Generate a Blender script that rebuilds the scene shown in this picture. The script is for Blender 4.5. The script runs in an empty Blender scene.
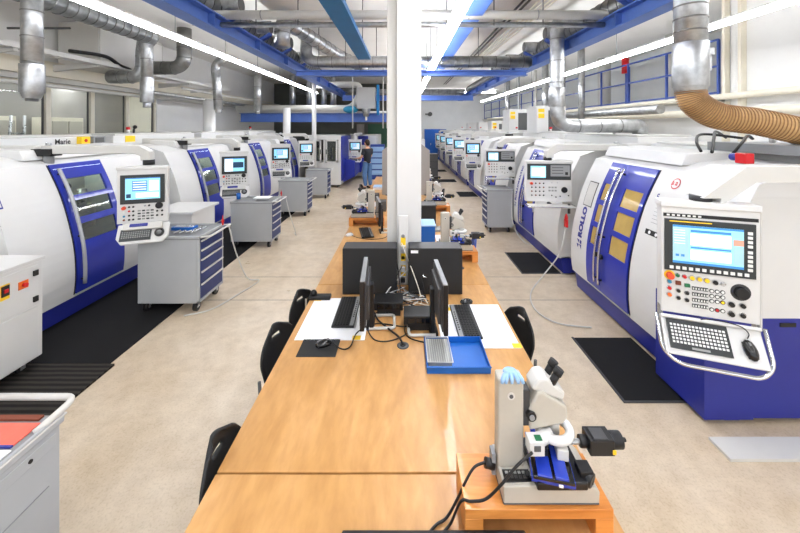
import bpy, bmesh, math, random
from mathutils import Vector, Matrix
random.seed(7)
R = math.radians
COL = bpy.context.scene.collection

# ---------------------------------------------------------------- materials
def lin(c):
    return tuple(((v/255.0)/12.92 if v/255.0 <= 0.04045 else ((v/255.0+0.055)/1.055)**2.4) for v in c)
MATS = {}
def mat(name, rgb, rough=0.5, metal=0.0, var=0.0, scale=8.0, bump=0.0, trans=0.0, emit=None, estr=0.0, coat=0.0, stretch=None, rvar=0.0, ior=1.45, spec=None):
    m = bpy.data.materials.new(name); m.use_nodes = True
    nt = m.node_tree; b = nt.nodes['Principled BSDF']
    c = lin(rgb)
    b.inputs['Base Color'].default_value = (*c, 1)
    b.inputs['Roughness'].default_value = rough
    b.inputs['Metallic'].default_value = metal
    b.inputs['Transmission Weight'].default_value = trans
    b.inputs['Coat Weight'].default_value = coat
    b.inputs['IOR'].default_value = ior
    if spec is not None: b.inputs['Specular IOR Level'].default_value = spec
    if emit:
        b.inputs['Emission Color'].default_value = (*lin(emit), 1)
        b.inputs['Emission Strength'].default_value = estr
    if var or bump or rvar:
        tc = nt.nodes.new('ShaderNodeTexCoord'); mp = nt.nodes.new('ShaderNodeMapping')
        nt.links.new(tc.outputs['Object'], mp.inputs['Vector'])
        if stretch: mp.inputs['Scale'].default_value = stretch
        n = nt.nodes.new('ShaderNodeTexNoise'); n.inputs['Scale'].default_value = scale
        n.inputs['Detail'].default_value = 6; n.inputs['Roughness'].default_value = 0.6
        nt.links.new(mp.outputs['Vector'], n.inputs['Vector'])
        if var:
            r = nt.nodes.new('ShaderNodeValToRGB')
            r.color_ramp.elements[0].position = 0.3; r.color_ramp.elements[1].position = 0.7
            r.color_ramp.elements[0].color = (*[max(0, x*(1-var)) for x in c], 1)
            r.color_ramp.elements[1].color = (*[min(1, x*(1+var)) for x in c], 1)
            nt.links.new(n.outputs['Fac'], r.inputs['Fac']); nt.links.new(r.outputs['Color'], b.inputs['Base Color'])
        if rvar:
            mr = nt.nodes.new('ShaderNodeMapRange'); mr.inputs['To Min'].default_value = max(0.02, rough-rvar); mr.inputs['To Max'].default_value = min(1, rough+rvar)
            nt.links.new(n.outputs['Fac'], mr.inputs['Value']); nt.links.new(mr.outputs['Result'], b.inputs['Roughness'])
        if bump:
            bp = nt.nodes.new('ShaderNodeBump'); bp.inputs['Strength'].default_value = bump; bp.inputs['Distance'].default_value = 0.01
            nt.links.new(n.outputs['Fac'], bp.inputs['Height']); nt.links.new(bp.outputs['Normal'], b.inputs['Normal'])
    MATS[name] = m
    return m

mat('white', (215,215,214), 0.32, var=0.02, scale=3)
mat('white_grey', (204,203,199), 0.4, var=0.03, scale=3)
mat('panel_white', (214,214,213), 0.38, var=0.03, scale=2)
mat('cabinet_grey', (172,175,178), 0.45, var=0.03, scale=4)
mat('blue', (34,50,160), 0.3, var=0.05, scale=3, coat=0.3)
mat('base_blue', (38,46,136), 0.38, var=0.05, scale=3)
mat('drawer_blue', (26,44,100), 0.4, var=0.04)
mat('beam_blue', (84,118,194), 0.45, var=0.06, scale=5)
mat('beam_teal', (14,112,176), 0.45, var=0.06, scale=5)
mat('rail_blue', (44,72,150), 0.45)
mat('tray_blue', (24,98,184), 0.42, var=0.04)
mat('locker_blue', (22,84,168), 0.45, var=0.04)
mat('black', (22,22,24), 0.42)
mat('black_gloss', (12,12,14), 0.2, coat=0.4)
mat('black_matte', (30,30,31), 0.6, bump=0.05, scale=80)
mat('charcoal', (60,60,62), 0.5)
mat('bezel', (46,50,52), 0.35)
mat('grey', (140,142,144), 0.5)
mat('dark_grey', (84,85,86), 0.5)
mat('partition_grey', (150,146,142), 0.7, var=0.05, scale=60)
mat('steel', (190,192,194), 0.28, 0.9, rvar=0.1, scale=12)
mat('handle_steel', (176,178,182), 0.5, 0.4)
mat('chrome', (220,222,225), 0.15, 1.0)
mat('galv', (176,178,180), 0.36, 0.95, var=0.28, scale=9, rvar=0.12)
mat('galv_dark', (132,132,130), 0.38, 0.9, var=0.2, scale=9)
mat('cream', (226,220,204), 0.5, var=0.03)
mat('beige', (184,179,168), 0.45, var=0.03, scale=20)
mat('hose_tan', (208,170,120), 0.5, var=0.1, scale=20)
mat('hose_rib', (150,112,70), 0.5)
mat('red', (200,30,36), 0.35)
mat('red_orange', (222,80,50), 0.4)
mat('orange', (232,110,40), 0.4)
mat('yellow', (246,204,40), 0.45)
mat('green', (30,110,70), 0.4)
mat('paper', (244,245,248), 0.7)
mat('paper_red', (232,110,92), 0.7, var=0.08, scale=12)
mat('key_light', (226,228,226), 0.5)
mat('key_grey', (150,152,150), 0.5)
mat('skin', (214,160,128), 0.5)
mat('hair', (44,30,22), 0.7)
mat('shirt', (34,36,44), 0.8)
mat('jeans', (78,112,158), 0.85, var=0.1, scale=30)
mat('glove_blue', (150,186,226), 0.5)
mat('stage_blue', (30,58,170), 0.25, coat=0.5)
mat('tan_pane', (196,166,96), 0.12, trans=0.15, var=0.12, scale=4)
mat('tint_pane', (232,240,230), 0.04, trans=0.95)
mat('glass', (240,246,244), 0.02, trans=1.0, ior=1.2)
mat('machinery', (205,205,185), 0.4, 0.3, var=0.25, scale=9)
mat('void', (190,200,188), 0.6)
mat('screen', (150,215,240), 0.3, emit=(150,220,245), estr=0.51)
mat('screen_dark', (20,60,90), 0.3, emit=(18,60,100), estr=0.36)
mat('screen_white', (240,250,255), 0.3, emit=(235,250,255), estr=0.54)
mat('screen_bar', (60,130,190), 0.3, emit=(60,140,200), estr=0.48)
mat('screen_rose', (200,150,130), 0.3, emit=(205,150,130), estr=0.42)
mat('screen_grey', (150,190,200), 0.3, emit=(170,205,212), estr=0.48)
mat('tube_light', (255,255,255), 0.4, emit=(252,253,255), estr=44.0)
mat('wall_white', (232,232,231), 0.75, var=0.03, scale=1.5, bump=0.05)
mat('wall_cool', (226,228,229), 0.75, var=0.05, scale=1.2, bump=0.05)
mat('work_lamp', (255,255,255), 0.4, emit=(235,255,235), estr=7.0)
mat('wall_dark', (96,98,92), 0.8, var=0.1, scale=1.5)
mat('wall_green', (60,96,76), 0.7)
mat('ceiling', (238,237,234), 0.85, var=0.05, scale=0.8, bump=0.08)
mat('teal', (30,130,170), 0.5)
mat('chair_black', (24,25,27), 0.5)
mat('rust', (120,60,40), 0.7)

def floor_mat():
    m = mat('floor', (200,184,160), 0.36)
    nt = m.node_tree; b = nt.nodes['Principled BSDF']
    tc = nt.nodes.new('ShaderNodeTexCoord')
    def noise(sc, det, vec=None, ro=0.6):
        n = nt.nodes.new('ShaderNodeTexNoise'); n.inputs['Scale'].default_value = sc; n.inputs['Detail'].default_value = det; n.inputs['Roughness'].default_value = ro
        nt.links.new(vec or tc.outputs['Object'], n.inputs['Vector']); return n
    def ramp(n, p0, c0, p1, c1):
        r = nt.nodes.new('ShaderNodeValToRGB'); r.color_ramp.elements[0].position = p0; r.color_ramp.elements[1].position = p1
        r.color_ramp.elements[0].color = (*lin(c0), 1); r.color_ramp.elements[1].color = (*lin(c1), 1)
        nt.links.new(n.outputs['Fac'], r.inputs['Fac']); return r
    def mul(a, c, f):
        x = nt.nodes.new('ShaderNodeMix'); x.data_type = 'RGBA'; x.blend_type = 'MULTIPLY'; x.inputs['Factor'].default_value = f
        nt.links.new(a, x.inputs['A']); nt.links.new(c, x.inputs['B']); return x.outputs['Result']
    a = ramp(noise(0.9, 8), 0.3, (203,184,157), 0.72, (217,205,187))
    s = ramp(noise(7, 8), 0.3, (228,223,217), 0.6, (255,255,255))
    mp = nt.nodes.new('ShaderNodeMapping'); mp.inputs['Scale'].default_value = (1.2, .8, 1)
    nt.links.new(tc.outputs['Object'], mp.inputs['Vector'])
    st = ramp(noise(2.2, 6, mp.outputs['Vector']), 0.38, (226,219,210), 0.62, (255,255,255))
    sp = ramp(noise(70, 3), 0.36, (205,196,186), 0.5, (255,255,255))
    c = mul(a.outputs['Color'], s.outputs['Color'], 0.7)
    c = mul(c, st.outputs['Color'], 0.35)
    c = mul(c, sp.outputs['Color'], 0.3)
    nt.links.new(c, b.inputs['Base Color'])
    mr = nt.nodes.new('ShaderNodeMapRange'); mr.inputs['To Min'].default_value = 0.2; mr.inputs['To Max'].default_value = 0.45
    nt.links.new(noise(3, 5).outputs['Fac'], mr.inputs['Value']); nt.links.new(mr.outputs['Result'], b.inputs['Roughness'])
floor_mat()

def wood_mat(name, c0, c1, c2, rough=0.38, sc=(1.4, 6, 6)):
    m = mat(name, c1, rough, coat=0.15)
    nt = m.node_tree; b = nt.nodes['Principled BSDF']
    tc = nt.nodes.new('ShaderNodeTexCoord'); mp = nt.nodes.new('ShaderNodeMapping'); mp.inputs['Scale'].default_value = sc
    nt.links.new(tc.outputs['Object'], mp.inputs['Vector'])
    n = nt.nodes.new('ShaderNodeTexNoise'); n.inputs['Scale'].default_value = 1.3; n.inputs['Detail'].default_value = 8; n.inputs['Distortion'].default_value = 1.6
    nt.links.new(mp.outputs['Vector'], n.inputs['Vector'])
    r = nt.nodes.new('ShaderNodeValToRGB'); r.color_ramp.elements[0].position = 0.28; r.color_ramp.elements[1].position = 0.72
    r.color_ramp.elements[0].color = (*lin(c0), 1); r.color_ramp.elements[1].color = (*lin(c2), 1)
    e = r.color_ramp.elements.new(0.5); e.color = (*lin(c1), 1)
    nt.links.new(n.outputs['Fac'], r.inputs['Fac'])
    w = nt.nodes.new('ShaderNodeTexNoise'); w.inputs['Scale'].default_value = 9; w.inputs['Detail'].default_value = 4
    nt.links.new(mp.outputs['Vector'], w.inputs['Vector'])
    r2 = nt.nodes.new('ShaderNodeValToRGB'); r2.color_ramp.elements[0].position = 0.35; r2.color_ramp.elements[1].position = 0.6
    r2.color_ramp.elements[0].color = (0.72, 0.66, 0.6, 1); r2.color_ramp.elements[1].color = (1, 1, 1, 1)
    nt.links.new(w.outputs['Fac'], r2.inputs['Fac'])
    x = nt.nodes.new('ShaderNodeMix'); x.data_type = 'RGBA'; x.blend_type = 'MULTIPLY'; x.inputs['Factor'].default_value = 0.35
    nt.links.new(r.outputs['Color'], x.inputs['A']); nt.links.new(r2.outputs['Color'], x.inputs['B'])
    nt.links.new(x.outputs['Result'], b.inputs['Base Color'])
wood_mat('birch', (180,132,76), (196,148,90), (210,162,106), 0.34, (3.5, 1.1, 3))
wood_mat('block_wood', (196,120,52), (216,142,70), (226,156,84), 0.4, (1.2, 9, 9))

# perforated rubber mat
def mat_rubber():
    m = mat('rubber', (20,20,21), 0.85, spec=0.15)
    nt = m.node_tree; b = nt.nodes['Principled BSDF']
    tc = nt.nodes.new('ShaderNodeTexCoord')
    v = nt.nodes.new('ShaderNodeTexVoronoi'); v.inputs['Scale'].default_value = 38; v.inputs['Randomness'].default_value = 0.0
    nt.links.new(tc.outputs['Object'], v.inputs['Vector'])
    r = nt.nodes.new('ShaderNodeValToRGB'); r.color_ramp.elements[0].position = 0.25; r.color_ramp.elements[1].position = 0.34
    r.color_ramp.elements[0].color = (0.002, 0.002, 0.002, 1); r.color_ramp.elements[1].color = (0.014, 0.014, 0.015, 1)
    nt.links.new(v.outputs['Distance'], r.inputs['Fac']); nt.links.new(r.outputs['Color'], b.inputs['Base Color'])
mat_rubber()
def mat_grating():
    m = mat('grating', (70,66,60), 0.6, 0.1, spec=0.2)
    nt = m.node_tree; b = nt.nodes['Principled BSDF']
    tc = nt.nodes.new('ShaderNodeTexCoord'); w = nt.nodes.new('ShaderNodeTexWave'); w.bands_direction = 'Y'
    w.inputs['Scale'].default_value = 5.5; w.inputs['Distortion'].default_value = 1.0; w.inputs['Detail'].default_value = 3
    nt.links.new(tc.outputs['Object'], w.inputs['Vector'])
    r = nt.nodes.new('ShaderNodeValToRGB'); r.color_ramp.elements[0].position = 0.3; r.color_ramp.elements[1].position = 0.75
    r.color_ramp.elements[0].color = (0.008, 0.007, 0.006, 1); r.color_ramp.elements[1].color = (0.04, 0.035, 0.03, 1)
    nt.links.new(w.outputs['Fac'], r.inputs['Fac']); nt.links.new(r.outputs['Color'], b.inputs['Base Color'])
mat_grating()

# ---------------------------------------------------------------- mesh builder
class MB:
    def __init__(s, M=None):
        s.v = []; s.f = []; s.m = []; s.sm = []; s.slots = []; s.M = M or Matrix.Identity(4)
    def slot(s, m):
        if m not in s.slots: s.slots.append(m)
        return s.slots.index(m)
    def add(s, vs, fs, m, smooth=False, X=None):
        o = len(s.v)
        T = s.M @ X if X is not None else s.M
        s.v += [tuple(T @ Vector(p)) for p in vs]
        k = s.slot(m)
        for f in fs:
            s.f.append(tuple(i+o for i in f)); s.m.append(k); s.sm.append(smooth)
        return s
    def box(s, x0, x1, y0, y1, z0, z1, m, X=None):
        vs = [(x0,y0,z0),(x1,y0,z0),(x1,y1,z0),(x0,y1,z0),(x0,y0,z1),(x1,y0,z1),(x1,y1,z1),(x0,y1,z1)]
        fs = [(0,3,2,1),(4,5,6,7),(0,1,5,4),(1,2,6,5),(2,3,7,6),(3,0,4,7)]
        return s.add(vs, fs, m, False, X)
    def cb(s, c, d, m, X=None):
        return s.box(c[0]-d[0]/2, c[0]+d[0]/2, c[1]-d[1]/2, c[1]+d[1]/2, c[2]-d[2]/2, c[2]+d[2]/2, m, X)
    def prism(s, poly, axis, a0, a1, m, smooth=False, X=None):
        # poly: 2D points; axis 'x': (y,z), 'y': (x,z), 'z': (x,y)
        n = len(poly)
        def P(p, a):
            return (a, p[0], p[1]) if axis == 'x' else ((p[0], a, p[1]) if axis == 'y' else (p[0], p[1], a))
        vs = [P(p, a0) for p in poly] + [P(p, a1) for p in poly]
        s.add(vs, [tuple(range(n))[::-1], tuple(range(n, 2*n))], m, False, X)
        o = len(s.v) - 2*n
        k = s.slot(m)
        for i in range(n):
            j = (i+1) % n
            s.f.append((o+i, o+j, o+n+j, o+n+i)); s.m.append(k); s.sm.append(smooth)
        return s
    def cyl(s, p0, p1, r, m, n=16, r2=None, smooth=True, X=None):
        p0 = Vector(p0); p1 = Vector(p1); d = (p1-p0).normalized()
        a = d.orthogonal().normalized(); b = d.cross(a); r2 = r if r2 is None else r2
        vs = []
        for p, rr in ((p0, r), (p1, r2)):
            for i in range(n):
                t = 2*math.pi*i/n; vs.append(tuple(p + a*math.cos(t)*rr + b*math.sin(t)*rr))
        s.add(vs, [(i, (i+1) % n, n+(i+1) % n, n+i) for i in range(n)], m, smooth, X)
        o = len(s.v)-2*n; k = s.slot(m)
        s.f.append(tuple(o+i for i in range(n))[::-1]); s.m.append(k); s.sm.append(False)
        s.f.append(tuple(o+n+i for i in range(n))); s.m.append(k); s.sm.append(False)
        return s
    def tube(s, path, r, m, n=10, closed=False, radii=None, X=None):
        pts = [Vector(p) for p in path]; N = len(pts)
        tang = []
        for i in range(N):
            if closed: t = pts[(i+1) % N]-pts[i-1]
            else: t = pts[min(i+1, N-1)]-pts[max(i-1, 0)]
            tang.append(t.normalized())
        a = tang[0].orthogonal().normalized(); vs = []
        for i in range(N):
            a = (a - tang[i]*a.dot(tang[i]))
            a = a.normalized() if a.length > 1e-6 else tang[i].orthogonal().normalized()
            b = tang[i].cross(a); rr = radii[i] if radii else r
            for k in range(n):
                t = 2*math.pi*k/n; vs.append(tuple(pts[i] + a*math.cos(t)*rr + b*math.sin(t)*rr))
        fs = []
        for i in range(N if closed else N-1):
            j = (i+1) % N
            for k in range(n):
                l = (k+1) % n; fs.append((i*n+k, i*n+l, j*n+l, j*n+k))
        s.add(vs, fs, m, True, X)
        if not closed:
            o = len(s.v)-N*n; k = s.slot(m)
            s.f.append(tuple(o+i for i in range(n))[::-1]); s.m.append(k); s.sm.append(False)
            s.f.append(tuple(o+(N-1)*n+i for i in range(n))); s.m.append(k); s.sm.append(False)
        return s
    def lathe(s, prof, c, m, n=20, axis='z', X=None):
        vs = []
        for r, h in prof:
            for i in range(n):
                t = 2*math.pi*i/n; x, y = r*math.cos(t), r*math.sin(t)
                vs.append((c[0]+x, c[1]+y, c[2]+h) if axis == 'z' else ((c[0]+x, c[1]+h, c[2]+y) if axis == 'y' else (c[0]+h, c[1]+x, c[2]+y)))
        fs = []
        for j in range(len(prof)-1):
            for i in range(n):
                k = (i+1) % n; fs.append((j*n+i, j*n+k, (j+1)*n+k, (j+1)*n+i))
        fs.append(tuple(range(n))[::-1]); fs.append(tuple((len(prof)-1)*n+i for i in range(n)))
        return s.add(vs, fs, m, True, X)
    def ball(s, c, r, m, n=12, sc=(1,1,1), X=None):
        vs = [(c[0], c[1], c[2]-r*sc[2])]; h = n//2
        for j in range(1, h):
            p = math.pi*j/h - math.pi/2
            for i in range(n):
                t = 2*math.pi*i/n; vs.append((c[0]+r*math.cos(p)*math.cos(t)*sc[0], c[1]+r*math.cos(p)*math.sin(t)*sc[1], c[2]+r*math.sin(p)*sc[2]))
        vs.append((c[0], c[1], c[2]+r*sc[2])); fs = []
        for i in range(n): fs.append((0, 1+(i+1) % n, 1+i))
        for j in range(h-2):
            for i in range(n):
                a = 1+j*n; k = (i+1) % n; fs.append((a+i, a+k, a+n+k, a+n+i))
        L = len(vs)-1; a = 1+(h-2)*n
        for i in range(n): fs.append((a+i, a+(i+1) % n, L))
        return s.add(vs, fs, m, True, X)
    def text(s, body, size, m, fn, depth=0.0, bold=0.0):
        me = text_data(body, bold)
        vs = [fn(v[0]*size, v[1]*size) for v in me[0]]
        return s.add(vs, me[1], m)
    def build(s, name, parent=None, bevel=0.0, seg=2, recalc=True, loc=None):
        me = bpy.data.meshes.new(name)
        vv = s.v
        if loc is not None: vv = [(p[0]-loc[0], p[1]-loc[1], p[2]-loc[2]) for p in vv]
        me.from_pydata(vv, [], s.f)
        for m in s.slots: me.materials.append(MATS[m])
        me.polygons.foreach_set('material_index', s.m); me.polygons.foreach_set('use_smooth', s.sm)
        me.update()
        if recalc:
            bm = bmesh.new(); bm.from_mesh(me); bmesh.ops.recalc_face_normals(bm, faces=bm.faces); bm.to_mesh(me); bm.free()
        o = bpy.data.objects.new(name, me); COL.objects.link(o)
        if loc is not None: o.location = loc
        if parent is not None: o.parent = parent
        if bevel:
            md = o.modifiers.new('bevel', 'BEVEL'); md.width = bevel; md.segments = seg; md.limit_method = 'ANGLE'; md.angle_limit = R(40)
        return o

_TX = {}
def text_data(body, bold=0.0):
    k = (body, bold)
    if k not in _TX:
        cu = bpy.data.curves.new('lettering', 'FONT'); cu.body = body; cu.resolution_u = 3; cu.offset = bold
        ob = bpy.data.objects.new('lettering', cu); COL.objects.link(ob)
        bpy.context.view_layer.update()
        me = bpy.data.meshes.new_from_object(ob)
        _TX[k] = ([tuple(v.co) for v in me.vertices], [tuple(p.vertices) for p in me.polygons])
        bpy.data.objects.remove(ob); bpy.data.meshes.remove(me)
    return _TX[k]

def tag(o, label=None, cat=None, group=None, kind=None):
    if label: o['label'] = label
    if cat: o['category'] = cat
    if group: o['group'] = group
    if kind: o['kind'] = kind
    return o
def thing(name, label, cat, loc=(0,0,0), rz=0.0, group=None):
    o = bpy.data.objects.new(name, None); COL.objects.link(o); o.empty_display_size = 0.1
    o.location = loc; o.rotation_euler = (0, 0, rz)
    return tag(o, label, cat, group)
KIDS = {}
def kids(o): return [c for c in bpy.data.objects if c.parent == o]
def copy_tree(o, parent=None, idx=None):
    if idx is None:
        idx = {}
        for c in bpy.data.objects:
            if c.parent: idx.setdefault(c.parent.name, []).append(c)
    c = o.copy(); COL.objects.link(c)
    if parent is not None: c.parent = parent
    for k in idx.get(o.name, []): copy_tree(k, c, idx)
    return c
def single(mb, name, label, cat, group=None, bevel=0.0, loc=None):
    return tag(mb.build(name, None, bevel, loc=loc), label, cat, group)
def struct(mb, name, bevel=0.0):
    return tag(mb.build(name, None, bevel), kind='structure')
def T(x, y, z, rz=0.0, rx=0.0, ry=0.0):
    return Matrix.Translation((x, y, z)) @ Matrix.Rotation(rz, 4, 'Z') @ Matrix.Rotation(rx, 4, 'X') @ Matrix.Rotation(ry, 4, 'Y')
def arc(c, r, a0, a1, n, plane='xz'):
    out = []
    for i in range(n+1):
        t = a0+(a1-a0)*i/n; u, w = r*math.cos(t), r*math.sin(t)
        out.append((c[0]+u, c[1], c[2]+w) if plane == 'xz' else ((c[0], c[1]+u, c[2]+w) if plane == 'yz' else (c[0]+u, c[1]+w, c[2])))
    return out
def smooth_path(pts, n=8):
    P = [Vector(p) for p in pts]; out = []
    for i in range(len(P)-1):
        p0 = P[max(i-1, 0)]; p1 = P[i]; p2 = P[i+1]; p3 = P[min(i+2, len(P)-1)]
        for k in range(n):
            t = k/n
            out.append(tuple(0.5*((2*p1)+(-p0+p2)*t+(2*p0-5*p1+4*p2-p3)*t*t+(-p0+3*p1-3*p2+p3)*t**3)))
    out.append(tuple(P[-1])); return out
def fillet(pts, r, n=5):
    # polyline with rounded corners
    P = [Vector(p) for p in pts]; out = [tuple(P[0])]
    for i in range(1, len(P)-1):
        a = (P[i-1]-P[i]); b = (P[i+1]-P[i]); rr = min(r, a.length*0.49, b.length*0.49)
        A = P[i]+a.normalized()*rr; B = P[i]+b.normalized()*rr
        for k in range(n+1):
            t = k/n; out.append(tuple(A*(1-t)**2+P[i]*2*t*(1-t)+B*t*t))
    out.append(tuple(P[-1])); return out
# ---------------------------------------------------------------- machine tools
PROF = [(0.045,0.22),(0.02,0.28),(0.0,0.5),(0.015,0.8),(0.075,1.1),(0.18,1.45),(0.35,1.81),(0.40,1.86)]
def fz(z):
    P = PROF
    for i in range(1, len(P)-2):
        if z <= P[i+1][1] or i == len(P)-3:
            z0, z1 = P[i][1], P[i+1][1]; h = z1-z0; t = (z-z0)/h
            m0 = (P[i+1][0]-P[i-1][0])/(P[i+1][1]-P[i-1][1])*h
            m1 = (P[i+2][0]-P[i][0])/(P[i+2][1]-P[i][1])*h
            return (2*t**3-3*t*t+1)*P[i][0]+(t**3-2*t*t+t)*m0+(-2*t**3+3*t*t)*P[i+1][0]+(t**3-t*t)*m1
def S(y, z, off=0.0):
    d = (fz(z+0.01)-fz(z-0.01))/0.02; L = math.hypot(1, d)
    return (fz(z)-off/L, y, z+off*d/L)
def zr(a, b, n): return [a+(b-a)*i/n for i in range(n+1)]
def sheet(mb, zs, ys, off0, off1, m, skip=()):
    # curved slab following the front profile; skip holds (row, column) cells left open
    for i in range(len(ys)-1):
        for j in range(len(zs)-1):
            if (j, i) in skip: continue
            n = max(1, int((zs[j+1]-zs[j])/0.07)); zz = zr(zs[j], zs[j+1], n)
            vs = []
            for z in zz:
                vs += [S(ys[i], z, off0), S(ys[i+1], z, off0), S(ys[i+1], z, off1), S(ys[i], z, off1)]
            fs = []
            for k in range(n):
                a = 4*k
                for q in range(4):
                    r = (q+1) % 4; fs.append((a+q, a+r, a+4+r, a+4+q))
            fs.append((0,1,2,3)); fs.append((4*n, 4*n+1, 4*n+2, 4*n+3))
            mb.add(vs, fs, m)

def mprof(zlo=0.26, zhi=1.81):
    return [(fz(z), z) for z in zr(zlo, zhi, 16)]

def uvbox(mb, X, w, h, u0, u1, v0, v1, d0, d1, m):
    # rectangle on a console face; d measured outwards from the face
    mb.box(-w/2+u0*w, -w/2+u1*w, -d1, -d0, h/2-v1*h, h/2-v0*h, m, X)
def uvp(w, h, u, v): return (-w/2+u*w, h/2-v*h)

def screen_ui(par, X, w, h, u0, u1, v0, v1, kind='light', d=0.006):
    s = MB(); sw, sh = u1-u0, v1-v0
    uvbox(s, X, w, h, u0, u1, v0, v1, 0, d, 'screen_dark' if kind == 'dark' else 'screen')
    def r(a, b, c, e, m, dd=0.001): uvbox(s, X, w, h, u0+a*sw, u0+b*sw, v0+c*sh, v0+e*sh, d, d+dd, m)
    if kind == 'big':
        r(0, 1, 0, .05, 'screen_bar'); r(0, .23, .05, .9, 'screen_grey')
        r(.26, .83, .10, .16, 'screen_bar'); r(.26, .83, .19, .5, 'screen_white'); r(.26, .83, .54, .58, 'screen_bar'); r(.26, .83, .62, .88, 'screen_white')
        for i in range(5): r(.28, .8-.06*(i % 3), .21+i*.055, .225+i*.055, 'screen_grey', .0015)
        for i in range(4): r(.28, .75, .65+i*.055, .665+i*.055, 'screen_grey', .0015)
        r(.86, 1, .27, .42, 'screen_rose'); r(.86, 1, .45, .9, 'screen_grey'); r(0, 1, .94, 1, 'screen_bar')
        for i in range(2): r(.04+i*.08, .09+i*.08, .76, .82, 'screen_bar', .0015)
        for i in range(6): r(.02, .18, .12+i*.07, .135+i*.07, 'screen_white', .0015)
    elif kind == 'light':
        r(0, 1, 0, .04, 'screen_bar'); r(.2, .62, .14, .62, 'screen_bar'); 
        for i in range(4): r(.22, .6, .18+i*.11, .23+i*.11, 'screen_white', .0015)
        r(.68, .96, .14, .62, 'screen_white'); r(.03, .16, .74, .92, 'screen_dark'); r(.3, .96, .7, .92, 'screen_white')
    elif kind == 'split':
        r(0, .42, .05, 1, 'screen_white'); r(.42, .95, .3, .72, 'screen_dark'); r(0, 1, 0, .05, 'screen_bar'); r(.08, .3, .2, .8, 'screen')
    elif kind == 'small':
        r(.08, .6, .15, .85, 'screen_white'); r(.65, .95, .1, .9, 'screen_white')
    else:
        r(.05, .9, .1, .6, 'screen'); 
    return s.build('screen', par)

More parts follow.
